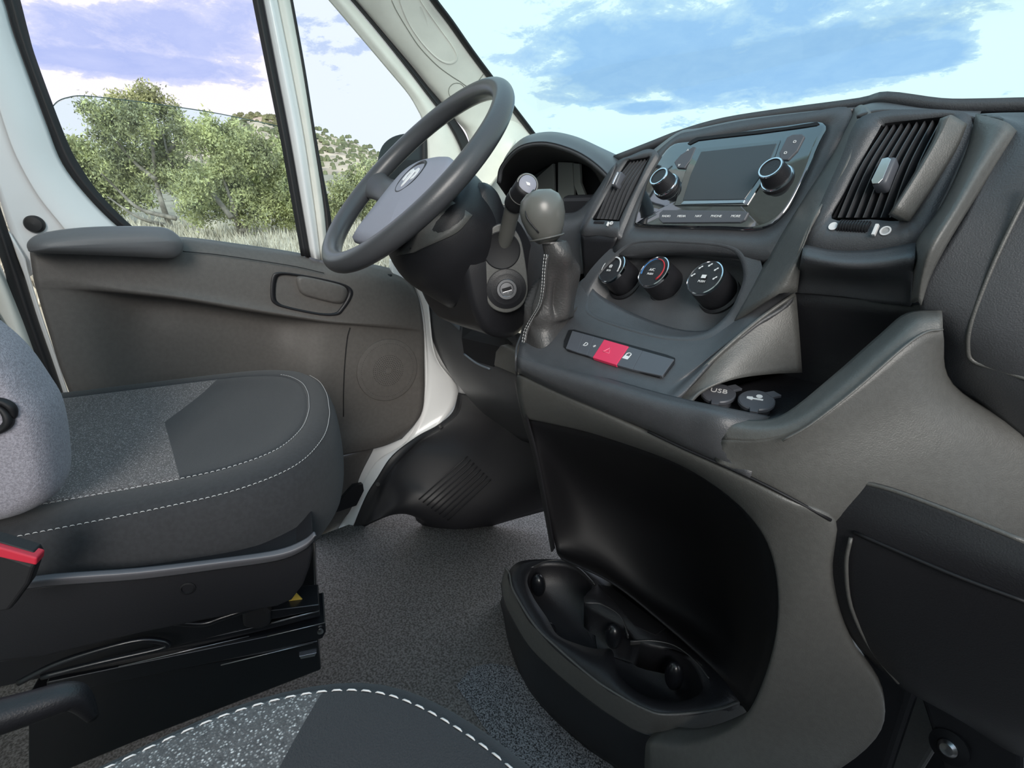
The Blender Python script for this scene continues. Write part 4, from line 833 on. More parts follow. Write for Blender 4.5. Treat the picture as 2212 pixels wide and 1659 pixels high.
def shrink_in(l, d, off): 
    c_ = sum(l, Vector())/len(l); return [p+Vector((off, 0, 0))+Vector((0, (c_.y-p.y)*d*.35, (c_.z-p.z)*d)) for p in l]
loops('armrest_pad', [a0, a1, shrink_in(a1, .12, .012), shrink_in(a1, .4, .022), shrink_in(a1, .75, .027)], pad_m, door, n=5, smooth_across=3)
seam('belt_seam', [P(x, y, 'X', -.8545) for x, y in ((395, 543), (470, 550), (560, 563), (640, 576), (700, 590))], door, .0009)
# release handle in its recess
hr = [(588, 602), (600, 589), (640, 592), (700, 603), (745, 615), (760, 628), (757, 645), (742, 668), (728, 680), (690, 680), (620, 666), (594, 656), (586, 640)]
h_o = [P(x, y, 'X', -.853) for x, y in hr]; h_i = scl(h_o, .9)
hh = loops('handle_recess', [scl(h_o, 1.02), [p+Vector((.002, 0, 0)) for p in h_o], h_i, [p-Vector((.012, 0, 0)) for p in h_i]], dark_m, door, n=4, cap=True)
lv = [(640, 600), (655, 597), (700, 606), (740, 617), (750, 630), (744, 650), (728, 655), (680, 644), (652, 634), (642, 618)]
loops('door_lever', [[P(x, y, 'X', -.866) for x, y in lv], [P(x, y, 'X', -.850) for x, y in lv], scl([P(x, y, 'X', -.848) for x, y in lv], .8)], door_m, door, n=4, cap=True)
# speaker cover with pierced rings
scn = P(838, 800, 'X', -.862)
spk = rev('speaker_grille', scn, Vector((1, 0, 0)), [(.085, -.003), (.0845, .0005), (.070, .0025), (.0001, .004)], door_m, door)
v = []; f = []
for ring in range(2, 15):
    rr = ring*.0052
    for j in range(int(ring*6.2)):
        A = 2*math.pi*j/int(ring*6.2); c_ = scn+Vector((.0045-.0028*(rr/.085), rr*math.cos(A), rr*math.sin(A))); k = len(v)
        for q in range(5): v.append(c_+Vector((0, .0011*math.cos(q*1.2566), .0011*math.sin(q*1.2566))))
        f.append(tuple(range(k, k+5)))
hl = link('grille_holes', v, f, void_m, spk, smooth=False, th=.0003)
seam('speaker_cover_edge', [P(x, y, 'X', -.8625) for x, y in ((756, 708), (750, 730), (745, 780), (742, 840), (742, 900))], door, .0011)
tube('lock_button', [P(841, 602, 'X', -.875), P(841, 592, 'X', -.875)], .007, rubber_m, door, smoothp=False, seg=16)
# painted frame of the door around the window
def ext(c, y=-560):
    (x0, y0), (x1, y1) = c[0], c[1]; k = (x1-x0)/(y1-y0); return [(x0+k*(y-y0), y)]+list(c)
fa = [(-25, -60), (7, 0), (27, 67), (61, 162), (101, 270), (135, 354), (189, 425), (250, 486), (300, 520)]
fbb = [(-90, -60), (-60, 0), (-40, 80), (-15, 180), (10, 265), (38, 340), (84, 422), (135, 486), (170, 530)]
fc = [(-150, -60), (-130, 0), (-100, 120), (-60, 250), (-20, 370), (0, 432), (18, 490), (38, 545), (60, 600)]
fa, fbb, fc = ext(fa), ext(fbb), ext(fc)
patch('painted_frame', [[P(x, y, 'X', -.888) for x, y in fa], [P(x*.45+u*.55, y*.45+w*.55, 'X', -.868) for (x, y), (u, w) in zip(fa, fbb)], [P(x, y, 'X', -.862) for x, y in fbb], [P(x*.9+u*.1, y*.9+w*.1, 'X', -.868) for (x, y), (u, w) in zip(fbb, fc)], [P(x, y, 'X', -.872) for x, y in fc]], paint_m, door, n=5)
patch('painted_edge', [[P(x, y, 'X', -.860) for x, y in ((55, 560), (62, 600), (90, 690), (120, 775), (150, 866))], [P(x, y, 'X', -.865) for x, y in ((18, 500), (54, 600), (82, 690), (112, 775), (143, 868))]], paint_m, door, n=5)
rev('bump_stop', P(76, 484, 'X', -.870), Vector((1, -.2, 0)), [(.0145, 0), (.0145, .006), (.012, .010), (.0001, .012)], rubber_m, door, seg=32)
def strip(name, ca, cb_, X0, X1, m, parent, th=.006, n=5):
    if len(ca) > 3 and ca[0][1] < -50 and ca[0][1] > -300: ca = ext(ca)
    if len(cb_) > 3 and cb_[0][1] < -50 and cb_[0][1] > -300: cb_ = ext(cb_)
    mid = [((x+u)/2, (y+w)/2) for (x, y), (u, w) in zip(ca, cb_)]
    return patch(name, [[P(x, y, 'X', X0) for x, y in ca], [P(x, y, 'X', X1) for x, y in mid], [P(x, y, 'X', X0) for x, y in cb_]], m, parent, n=n, th=th)
strip('window_rubber', fa, [(25, -60), (44, 0), (61, 67), (81, 135), (142, 297), (175, 361), (219, 422), (283, 486), (330, 520)], -.89, -.882, rubber_m, door)
strip('divider_rubber', [(535, -60), (545, 0), (575, 150), (605, 300), (632, 450), (650, 552)], [(558, -60), (569, 0), (598, 150), (627, 300), (653, 450), (671, 556)], -.888, -.88, rubber_m, door)
strip('divider_post', [(558, -60), (569, 0), (598, 150), (627, 300), (653, 450), (671, 556)], [(590, -60), (600, 0), (630, 150), (658, 300), (680, 450), (694, 562)], -.885, -.872, paint_m, door)
strip('divider_trim', [(590, -60), (600, 0), (630, 150), (658, 300), (680, 450), (694, 562)], [(617, -60), (628, 0), (655, 150), (678, 300), (700, 450), (710, 565)], -.885, -.876, beige_m, door)
strip('quarter_rubber', [(615, -60), (626, 0), (652, 150), (676, 300), (699, 450), (707, 565)], [(621, -60), (633, 0), (660, 150), (684, 300), (712, 450), (718, 500)], -.886, -.882, rubber_m, door)
qe = [(655, -60), (709, 0), (775, 77), (836, 149), (881, 203), (903, 240), (915, 267), (922, 310), (924, 360), (922, 420), (918, 580)]
qe = ext(qe)
qf = [(700, -60), (757, 0), (820, 75), (880, 150), (918, 200), (945, 235), (965, 265), (985, 300), (1000, 340), (1005, 400), (1005, 470)]
qf = ext(qf)
patch('front_frame', [[P(x, y, 'X', -.888) for x, y in qe], [P(x*.5+u*.5, y*.5+w*.5, 'X', -.872) for (x, y), (u, w) in zip(qe, qf)], [P(x, y, 'X', -.876) for x, y in qf]], beige_m, door, n=5)
fd = [(712, -60), (768, 0), (836, 79), (892, 145), (926, 188), (955, 222), (985, 260), (1008, 296), (1020, 340), (1022, 400), (1020, 470)]
fd = ext(fd)
patch('front_weatherstrip', [[P(x, y, 'X', -.874) for x, y in qf], [P(x+4, y-3, 'X', -.864) for x, y in qf], [P(x, y, 'X', -.866) for x, y in fd]], rubber_m, door, n=5)
strip('quarter_seal', [(911, 300), (911, 330), (911, 360), (911, 420)], [(925, 300), (925, 330), (925, 360), (925, 420)], -.889, -.884, rubber_m, door)
# ---- glass
g1 = [P(x, y, 'X', -.892) for x, y in ((114, 228), (140, 213), (180, 207), (260, 215), (360, 228), (470, 245), (600, 272), (625, 300), (660, 560), (300, 560), (90, 300))]
w1 = slab('window_1', g1, Vector((-.004, 0, 0)), glass_door, bevel=0); tag(w1, kind='structure')
tube('glass_edge', [P(x, y, 'X', -.893) for x, y in ((112, 232), (125, 219), (145, 211), (180, 207), (260, 215), (360, 228), (470, 245), (600, 272))], .0009, mat('glass_edge', (.10, .16, .15), .2), w1, seg=6)
w2 = slab('window_2', [P(x, y, 'X', -.893) for x, y in ((610, -80), (700, -80), (780, 80), (838, 149), (884, 203), (908, 240), (920, 300), (922, 420), (915, 590), (715, 590), (690, 350))], Vector((-.004, 0, 0)), glass_q, bevel=0); tag(w2, kind='structure')
# ---- A pillar and windshield
we = [P(755, -255, 'X', -.71), P(855, -110, 'X', -.73), P(930, 0, 'X', -.75), P(971, 54, 'X', -.76), P(1016, 118, 'X', -.77), P(1062, 179, 'X', -.78), P(1102, 233, 'X', -.79), P(1145, 289, 'X', -.80), P(1180, 340, 'X', -.80), P(1195, 400, 'X', -.80)]
se = [P(x, y, 'X', -.868) for x, y in ((540, -275), (675, -110), (768, 0), (836, 79), (892, 145), (926, 188), (955, 222), (985, 260), (1012, 300), (1022, 400))]
mids = lerp(se, we, .33); mids2 = lerp(se, we, .66)
trim = patch('trim_1', [se, [p+Vector((.014, -.004, 0)) for p in lerp(se, we, .08)], [p+Vector((.012, -.014, 0)) for p in mids], [p+Vector((.006, -.012, 0)) for p in mids2], we], beige_m, None, n=6, th=.01)
tag(trim, kind='structure')
line_m = mat('trim_line', (.25, .25, .22), .6)
tube('trim_seam', onto(trim, [(846, 0), (855, 20), (867, 41), (885, 70), (903, 97), (925, 122), (949, 145), (975, 164), (994, 176), (1008, 186), (1016, 188), (1028, 181), (1044, 160)], .0004), .0009, line_m, trim, seg=6, n=3)
ov = onto(trim, [(862, -14), (866, 12), (885, 55), (915, 98), (948, 130), (972, 139), (988, 130), (984, 108), (950, 60), (912, 5), (890, -30)], .0006)
loops('trim_inset', [ov, [p+Vector((.0015, -.0015, 0)) for p in scl(ov, .97)], [p+Vector((-.002, .002, 0)) for p in scl(ov, .88)]], beige_m, trim, n=4)
tube('trim_clip', onto(trim, [(987+18*math.cos(q), 197+18*math.sin(q)) for q in [i*math.pi/6 for i in range(12)]], .0004), .0007, line_m, trim, closed=True, seg=6)
# lower A pillar / far end of the dash seen through the wheel
patch('trim_lower', [[P(1022, 300, 'X', -.862), P(1060, 240, 'X', -.82), P(1110, 240, 'X', -.80), P(1150, 290, 'X', -.80)], [P(1020, 360, 'X', -.862), P(1060, 340, 'X', -.83), P(1100, 340, 'X', -.81), P(1160, 340, 'X', -.80)], [P(1000, 470, 'X', -.866), P(1050, 450, 'X', -.84), P(1100, 440, 'X', -.82), P(1180, 440, 'X', -.80)]], beige_m, trim, n=5)
strip_pts = [p+Vector((.004, -.004, .001)) for p in we]
tube('windshield_seal', [p+Vector((.006, -.001, .004)) for p in we], .0095, rubber_m, trim, seg=10, n=4, flat=.5)
def wrow(p, dy=.19): return W((p[0]-.006, p[1]+.004, p[2]), (-.5, p[1]+dy*.63, p[2]), (0, p[1]+dy, p[2]), (.5, p[1]+dy*.63, p[2]), (.84, p[1], p[2]))
ws = patch('window_3', [W((-.81, 1.0, .70), (-.5, 1.12, .70), (0, 1.22, .70), (.5, 1.12, .70), (.85, .97, .70))] + [wrow(we[k]) for k in (7, 5, 3, 1, 0)] + [W((-.70, .13, 1.68), (-.45, .19, 1.70), (0, .24, 1.72), (.45, .19, 1.70), (.72, .13, 1.68)), W((-.66, -.12, 1.86), (-.45, -.06, 1.88), (0, -.02, 1.90), (.45, -.06, 1.88), (.70, -.12, 1.86))], glass_ws, None, n=6, th=.004)
tag(ws, kind='structure')
# ---- roof and rear bulkhead of the cab
cl = patch('ceiling', [W((-.72, -.12, 1.87), (0, -.02, 1.91), (.74, -.12, 1.87)), W((-.76, -.5, 1.90), (0, -.5, 1.93), (.78, -.5, 1.90)), W((-.76, -.95, 1.90), (0, -.95, 1.93), (.78, -.95, 1.90))], beige_m, None, n=4, th=.02); tag(cl, kind='structure')
wb = patch('wall_back', [W((-.9, -.95, FZ), (0, -.95, FZ), (.95, -.95, FZ)), W((-.9, -.95, .8), (0, -.95, .8), (.95, -.95, .8)), W((-.76, -.95, 1.90), (0, -.95, 1.93), (.78, -.95, 1.90))], beige_m, None, n=3, th=.02); tag(wb, kind='structure')
# ---- unseen passenger door added to darken the lower cab, window opening above
d2 = thing('unseen_door_2', None, None, (.92, .1, FZ), kind='structure')
patch('door_panel', [W((.93, -.55, FZ), (.93, .1, FZ), (.93, .75, FZ)), W((.90, -.55, .3), (.90, .1, .3), (.90, .75, .3)), W((.92, -.55, .70), (.92, .1, .70), (.92, .75, .62))], door_m, d2, n=4, th=.03)
tube('window_post', W((.92, .75, .6), (.88, .6, .95), (.80, .3, 1.45)), .03, beige_m, d2, seg=10)
# ---- B pillar and white body side
bp = thing('wall_left', None, None, (-.9, -.2, 0), kind='structure')
patch('pillar_trim', [[P(x, y, 'X', -.875) for x, y in ((-600, -560), (-260, 0), (-140, 250), (-45, 470), (14, 600), (60, 700), (112, 850), (150, 960))], [P(x, y, 'X', -.855) for x, y in ((-680, -560), (-320, 0), (-180, 250), (-75, 470), (-5, 600), (40, 720), (85, 850), (120, 960))], [P(x, y, 'X', -.87) for x, y in ((-800, -560), (-420, 0), (-260, 250), (-150, 470), (-60, 600), (0, 720), (50, 850), (90, 960))]], beige_m, bp, n=5)
patch('door_weatherstrip', [[P(x, y, 'X', -.868) for x, y in ((-330, -560), (-135, 0), (-60, 250), (-4, 432), (34, 545), (54, 600), (82, 690), (112, 775), (145, 872), (170, 940))], [P(x, y, 'X', -.858) for x, y in ((-350, -560), (-150, 0), (-75, 250), (-18, 440), (20, 560), (40, 620), (66, 700), (98, 790), (132, 880), (155, 950))], [P(x, y, 'X', -.872) for x, y in ((-370, -560), (-165, 0), (-90, 250), (-32, 460), (8, 580), (22, 640), (50, 710), (84, 800), (120, 890), (140, 960))]], rubber_m, bp, n=5)
patch('belt_cover', [[P(x, y, 'X', -.85) for x, y in ((-150, 470), (-60, 600), (0, 690), (30, 740), (60, 850))], [P(x, y, 'X', -.86) for x, y in ((-300, 470), (-200, 600), (-100, 700), (-60, 800), (-20, 900))]], rubber_m, bp, n=5)
patch('body_panel', [W((-.915, -.18, FZ), (-.915, -.5, FZ), (-.915, -.96, FZ)), W((-.915, -.22, .8), (-.915, -.5, .8), (-.915, -.96, .8)), W((-.88, -.30, 1.6), (-.88, -.5, 1.6), (-.88, -.96, 1.6)), W((-.78, -.35, 1.9), (-.78, -.6, 1.9), (-.78, -.96, 1.9))], beige_m, bp, n=4, th=.01)
patch('roof_header', [W((-.865, .40, 1.44), (-.875, 0, 1.52), (-.88, -.4, 1.54)), W((-.80, .20, 1.70), (-.84, -.1, 1.74), (-.85, -.4, 1.76)), W((-.72, -.12, 1.88), (-.76, -.25, 1.90), (-.76, -.4, 1.91))], beige_m, bp, n=4, th=.01)
body = [(846, 560), (880, 566), (925, 566), (960, 560), (1010, 700), (1040, 860), (1005, 900), (960, 935), (915, 955), (865, 995), (830, 1050), (770, 1165), (722, 1180), (690, 1180), (760, 1050), (780, 960), (860, 900), (880, 700), (850, 620)]
slab('body_side', [P(x, y, 'X', -.880) for x, y in body], Vector((-.02, 0, 0)), paint_m, bp, bevel=.004)
patch('sill', [[P(x, y, 'X', -.878) for x, y in ((850, 560), (905, 640), (920, 740), (918, 860), (880, 950), (810, 1000), (760, 1090), (715, 1175))], [P(x, y, 'X', -.850) for x, y in ((910, 560), (925, 660), (940, 770), (990, 845), (950, 915), (850, 985), (795, 1070), (750, 1160))]], paint_m, bp, n=5)
# ================================================================ side mirror outside
mir = thing('side_mirror', 'black door mirror housing outside the small front window', 'side mirror', (-1.1, .85, .6))
mo_ = [(815, 372), (816, 345), (826, 315), (848, 296), (880, 288), (905, 290), (925, 310), (930, 370), (900, 410), (850, 410)]
m0 = [P(x, y, 'X', -1.12) for x, y in mo_]
loops('housing', [scl(m0, .95), m0, [p+Vector((-.05, .12, 0)) for p in scl(m0, .97)], [p+Vector((-.06, .17, 0)) for p in scl(m0, .6)]], rubber_m, mir, n=4, cap0=True)
tube('mirror_arm', [P(880, 400, 'X', -1.1), P(905, 430, 'X', -1.0), P(920, 450, 'X', -.91)], .02, rubber_m, mir, seg=12)
# ================================================================ seats
def seat_mat(name, tip, k, x0, hi=(.95, .86, .86), lo=(.050, .044, .044), sc=600):
    m = mat(name, (.03, .032, .037), .88, bump=.8, bscale=1000, sheen=.15); t = m.node_tree; p = t.nodes['Principled BSDF']
    g = N(t, 'ShaderNodeTexCoord'); sp_ = N(t, 'ShaderNodeSeparateXYZ'); t.links.new(g.outputs['Object'], sp_.inputs[0])
    ax_ = mth(t, 'ABSOLUTE', mth(t, 'ADD', sp_.outputs[0], x0)); lim = mth(t, 'ADD', mth(t, 'MULTIPLY', ax_, k), tip)
    front = mth(t, 'GREATER_THAN', sp_.outputs[1], lim)
    n = N(t, 'ShaderNodeTexVoronoi'); n.inputs['Scale'].default_value = sc; t.links.new(g.outputs['Object'], n.inputs['Vector'])
    n2 = N(t, 'ShaderNodeTexNoise'); n2.inputs['Scale'].default_value = sc*.35; t.links.new(g.outputs['Object'], n2.inputs['Vector'])
    sc_ = N(t, 'ShaderNodeSeparateColor'); t.links.new(n.outputs['Color'], sc_.inputs[0])
    fl = mth(t, 'MULTIPLY', mth(t, 'SUBTRACT', 1.0, mth(t, 'MINIMUM', mth(t, 'MULTIPLY', n.outputs[0], 1.9), 1.0)), mth(t, 'POWER', sc_.outputs[0], 1.6))
    sp2 = mixc(t, mth(t, 'ADD', fl, mth(t, 'MULTIPLY', n2.outputs[0], .12)), lo, hi)
    c = mixc(t, front, sp2, (.026, .028, .033)); t.links.new(c, p.inputs['Base Color']); return m
def make_seat(name, label, O, ang, zt, m_top, wide=0):
    root = thing(name, label, 'seat', (O[0], O[1], FZ))
    root.rotation_euler = (0, 0, ang)
    r = Vector((math.cos(ang), math.sin(ang), 0)); f = Vector((-math.sin(ang), math.cos(ang), 0)); o3 = Vector((O[0], O[1], 0))
    def L(x, y, z): return o3+r*x+f*y+Vector((0, 0, z))
    base = [(1, -.32), (1, -.20), (1, -.08), (.995, .02), (.96, .10), (.82, .163), (.55, .198), (.25, .211), (0, .213)]
    full = base+[(-x, y) for x, y in base[-2::-1]]+[(-.6, -.36), (0, -.37), (.6, -.36)]
    def ring(w, z, ins=0, zr=0, zf=0):
        return [L(x*w, y if y < -.3 else (y-ins*max(0, (y+.05)/.26)), z+zr*max(0, -y)/.3+zf*max(0, y-.05)/.16) for x, y in full]
    cush = loops('cushion', [ring(.246, zt-.13, .02), ring(.256, zt-.115, .0), ring(.264, zt-.07, -.006), ring(.262, zt-.025, -.004), ring(.253, zt, .006), ring(.235, zt+.008, .02), ring(.206, zt+.008, .035), ring(.196, zt+.003, .043), ring(.15, zt-.001, .07, 0, .004), ring(.08, zt-.002, .11)], seat_m, root, n=5, smooth_across=3)
    # the panel inside the inner seam carries the speckled cloth behind a V
    first = [ring(.246, zt+.0045, .012), ring(.240, zt+.0085, .017), ring(.21, zt+.0098, .034)] if wide else [ring(.2035, zt+.0062, .037)]
    panel = loops('centre_panel', first+[ring(.196, zt+.0085, .043), ring(.15, zt+.0045, .07), ring(.10, zt+.003, .10), ring(.04, zt+.003, .13)], m_top, root, n=5, smooth_across=2)
    def edge(w, z, ins, lift=.001):
        pts = [L(x*w, (y-ins*max(0, (y+.05)/.26)), z+lift) for x, y in full[:17]]
        return cr(pts, 8)
    return root, L, edge, r, f
dseat_m = seat_mat('driver_cloth', -.030, .28, .02)
pseat_m = seat_mat('passenger_cloth', -.09, 1.0, 0, hi=(1, 1, 1), lo=(.03, .03, .034), sc=640)
ds, DL, dedge, dr_, df_ = make_seat('driver_seat', "driver's seat with speckled charcoal cloth, grey backrest and white stitching", (-.4875, .013), math.radians(-15), .452, dseat_m)
dl1 = dedge(.254, .452, .005, .0005); stitches('stitching', dl1[:int(len(dl1)*.66)], thread_m, ds, step=.0062, dash=.0044, r=.0005)
dl2 = dedge(.207, .460, .034, .0008); stitches('stitching', dl2[:int(len(dl2)*.70)], thread_m, ds, step=.0062, dash=.0044, r=.0005)
SP = Pl(DL(.262, 0, .38), df_, (0, 0, 1))
SP.slab('seat_side_cover', [(-60, 1310), (40, 1268), (300, 1240), (560, 1205), (640, 1185), (676, 1160), (676, 1190), (668, 1230), (655, 1265), (630, 1298), (598, 1312), (560, 1318), (300, 1370), (100, 1420), (-60, 1440)], -.06, .016, dark_m, ds, bevel=.004)
trimm = mat('seat_trim', (.13, .13, .145), .4)
patch('trim_band', [[SP(x, y, .024) for x, y in ((-60, 1283), (75, 1244), (300, 1226), (480, 1205), (600, 1187), (655, 1166), (678, 1148))], [SP(x, y, .032) for x, y in ((-60, 1296), (72, 1257), (300, 1238), (480, 1216), (600, 1200), (655, 1180), (680, 1158))], [SP(x, y, .024) for x, y in ((-60, 1318), (52, 1274), (300, 1253), (480, 1230), (600, 1212), (655, 1190), (678, 1168))]], trimm, ds, n=5)
rev('cover_plug', SP(405, 1272, .017), dr_, [(.008, -.002), (.008, 0), (.006, .0005), (.005, -.002), (.0001, -.002)], void_m, ds, seg=20)
SP.slab('seat_under_frame', [(-60, 1440), (300, 1350), (560, 1300), (600, 1318), (585, 1345), (300, 1420), (-60, 1500)], -.12, -.02, black_metal, ds, bevel=.003)
UP = Pl(DL(.235, 0, .3), df_, (0, 0, 1))
for nm, pts, h0, h1 in (('seat_rail', [(560, 1322), (690, 1306), (690, 1318), (560, 1344)], -.03, .012), ('seat_rail', [(120, 1452), (590, 1346), (690, 1320), (692, 1332), (590, 1358), (120, 1470)], -.04, .004), ('seat_rail', [(100, 1474), (577, 1375), (703, 1345), (704, 1366), (696, 1380), (577, 1408), (100, 1505)], -.05, .012)):
    UP.slab(nm, pts, h0, h1, black_metal, ds, bevel=.0015)
UP.slab('seat_pedestal', [(60, 1500), (577, 1408), (688, 1384), (690, 1408), (694, 1448), (560, 1500), (300, 1600), (60, 1700)], -.36, .0, black_metal, ds, bevel=.003)
tube('height_lever', [UP(x, y, .02) for x, y in ((286, 1341), (360, 1343), (436, 1347), (480, 1334), (530, 1318), (556, 1310))], .004, black_metal, ds, seg=10)
UP.slab('lever_pivot', [(520, 1300), (560, 1300), (586, 1322), (584, 1352), (560, 1362), (525, 1356)], -.01, .018, rubber_m, ds, bevel=.004)
tube('slide_bar', [UP(x, y, .03) for x, y in ((40, 1475), (120, 1435), (210, 1405), (300, 1383), (350, 1386), (362, 1394), (335, 1404), (210, 1432), (90, 1462))], .0035, steel_m if False else black_metal, ds, seg=10)
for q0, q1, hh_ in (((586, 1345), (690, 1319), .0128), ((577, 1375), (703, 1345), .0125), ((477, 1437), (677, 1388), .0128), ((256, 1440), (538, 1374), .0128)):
    tube('rail_glint', [UP(*q0, hh_), UP(*q1, hh_)], .0007, steel_m, ds, smoothp=False, seg=6)  # thin steel tubes drawn in as reflections along the rails
UP.slab('rail_clip', [(646, 1418), (684, 1410), (680, 1418), (650, 1424)], -.004, .004, steel_m, ds, bevel=.0005)
rev('rail_bolt', UP(692, 1362, .013), dr_, [(.004, 0), (.004, .003), (.0001, .004)], boltm, ds, seg=12)
UP.slab('warning_label', [(634, 1276), (662, 1304), (640, 1310), (618, 1312)], -.004, -.002, yellow_m, ds, bevel=0, label='yellow warning label')
# backrest bolster
sec = [(.262, -.085), (.258, -.035), (.236, -.002), (.20, -.004), (.15, -.035), (.07, -.048), (0, -.05), (-.07, -.048), (-.15, -.035), (-.20, -.004), (-.236, -.002), (-.258, -.035), (-.262, -.085), (-.24, -.145), (0, -.165), (.24, -.145)]
lv_ = [(.44, -.37, .9), (.47, -.34, .97), (.56, -.335, 1), (.70, -.36, .99), (.82, -.40, .97), (.93, -.44, .93), (1.05, -.49, .84), (1.10, -.52, .70)]
loops('backrest', [[DL(x*w, y+f_, z) for x, y in sec] for z, f_, w in lv_], seat_m, ds, n=5, smooth_across=5, cap0=True)
arm = [(-.12, .468), (-.088, .473), (-.066, .488), (-.056, .52), (-.049, .57), (-.053, .60), (-.064, .64), (-.088, .68), (-.125, .73), (-.17, .785), (-.22, .80), (-.27, .77), (-.28, .70), (-.25, .60), (-.21, .52), (-.17, .475)]
ac = Vector((sum(p[0] for p in arm)/16, sum(p[1] for p in arm)/16))
bk = loops('armrest', [[DL(x, ac.x+(a_-ac.x)*k, ac.y+(b_-ac.y)*k) for a_, b_ in arm] for x, k in ((.190, .8), (.193, .93), (.205, .985), (.225, 1), (.243, .985), (.257, .93), (.264, .84), (.267, .6))], back_m, ds, n=5, smooth_across=3, cap0=True, label='lavender-grey cloth pad with dark round emblem')
for pts_, ws_ in (([(-14, 862), (10, 868), (26, 880), (32, 896), (28, 900), (22, 893)], [.0045, .0055, .006, .004, .002, .001]), ([(-15, 876), (2, 880), (17, 896), (19, 912), (8, 924), (-12, 934)], [.001, .004, .0065, .007, .006, .005])):
    tube('emblem', onto(bk, pts_, .001), ws_, void_m, bk, seg=8, flat=.6)
rev('headrest_post', DL(.08, -.60, 1.02), Vector((0, 0, 1)), [(.006, 0), (.006, .15)], chrome_m, ds, seg=16); rev('headrest_post', DL(-.08, -.60, 1.02), Vector((0, 0, 1)), [(.006, 0), (.006, .15)], chrome_m, ds, seg=16)
loops('headrest', [[DL(x*w, -.60+y*w, z) for x, y in ((.13, 0), (.11, .045), (0, .055), (-.11, .045), (-.13, 0), (-.11, -.04), (0, -.05), (.11, -.04))] for z, w in ((1.13, .7), (1.15, .95), (1.22, 1), (1.29, .95), (1.32, .6))], seat_m, ds, n=5, smooth_across=3, cap0=True)
SB = Pl(P(20, 1200, 'X', -.17), (.35, .94, 0), (0, 0, 1))
bu = SB.slab('belt_buckle', [(-40, 1180), (0, 1195), (76, 1222), (62, 1262), (20, 1320), (-50, 1330)], -.014, 0, rubber_m, ds, bevel=.003)
SB.slab('release_button', [(-40, 1172), (0, 1183), (80, 1206), (78, 1222), (0, 1205), (-40, 1196)], -.010, .003, buckle_m, bu, bevel=.0015, label='red release button')
SB.slab('buckle_slot', [(-40, 1160), (0, 1170), (72, 1192), (80, 1205), (0, 1182), (-40, 1172)], -.014, -.002, rubber_m, bu, bevel=.001)
ps, QL, qedge, qr, qf_ = make_seat('passenger_seat', 'passenger seat cushion in the foreground with coarse bright-flecked cloth and white stitching', (.358, -.092), 0, .492, pseat_m, wide=1)
stitches('stitching', qedge(.2425, .4985, .0145, .0005), thread_m, ps, step=.0085, dash=.0060, r=.0006)
seam('cushion_seam', qedge(.264, .465, -.004, .001), ps, .0006, thread_m, n=1)
PSL = Pl(QL(-.262, 0, .3), qf_, (0, 0, 1))
box('seat_base', QL(0, -.12, .14), .44, .5, .38, black_metal, ps, bevel=.02)
box('seat_side_cover', QL(0, -.10, .36), .50, .56, .05, dark_m, ps, bevel=.02)
tube('recline_handle', [P(x, y, 'X', -.02) for x, y in ((-40, 1560), (60, 1530), (140, 1506), (172, 1512), (200, 1550))], [.012, .011, .010, .008, .004], dark_m, ps, seg=12)
# ================================================================ hardware at the bottom right
hw = thing('floor_bracket', 'black floor bracket with a bright round bolt below the glove box', 'bracket', P(2050, 1620, 'Z', FZ))
slab('bracket_plate', [P(x, y, 'Y', .62) for x, y in ((1985, 1500), (2060, 1530), (2212, 1600), (2212, 1760), (2060, 1760), (2030, 1640))], Vector((0, .02, 0)), dark_m, hw, bevel=.006)
slab('bracket_plate', [P(x, y, 'Y', .66) for x, y in ((1900, 1560), (1935, 1490), (1975, 1490), (2030, 1530), (2035, 1600), (1960, 1720), (1870, 1700))], Vector((0, .02, 0)), dashl_m, hw, bevel=.006)
slab('dark_backing', [P(x, y, 'Y', .80) for x, y in ((1880, 1480), (2300, 1560), (2300, 1850), (1860, 1850))], Vector((0, .02, 0)), dark_m, hw, bevel=.004)  # added dark sheet, stands in for shade over the bright carpet
rev('bolt', P(2052, 1612, 'Y', .617), Vector((-.1, -1, .3)), [(.018, 0, 0), (.018, .004, 0), (.010, .006, 0), (.009, .008, 1), (.006, .012, 1), (.0001, .013, 1)], [void_m, boltm], hw, seg=24)
# ================================================================ outside
def gz(x, y):
    d = -x
    pts = ((0, -1.1), (2.2, -1.0), (4.2, .18), (6, .30), (9, .42), (30, 1.7), (60, 4.0), (200, 12))
    z = pts[-1][1]
    for (a_, za), (b_, zb) in zip(pts, pts[1:]):
        if d <= b_: z = za+(zb-za)*max(0, d-a_)/(b_-a_); break
    return z + .05*noise.noise(Vector((x*.7, y*.7, 0))) + .4*noise.noise(Vector((x*.05, y*.05, 3)))*min(1, d/40)
xs = [0, -1, -2.2, -3, -3.6, -4.2, -5, -6, -7, -8, -9, -11, -14, -18, -24, -32, -45, -60, -80]
ys = [-30, -20, -12, -8, -5, -3, -2, -1, 0, 1, 2, 3, 4, 5, 7, 10, 14, 20, 30, 45, 70, 110]
v, f = grid([[Vector((x, y, gz(x, y))) for y in ys] for x in xs])
grd = link('ground', v, f, ground_m, th=0); tag(grd, kind='structure')
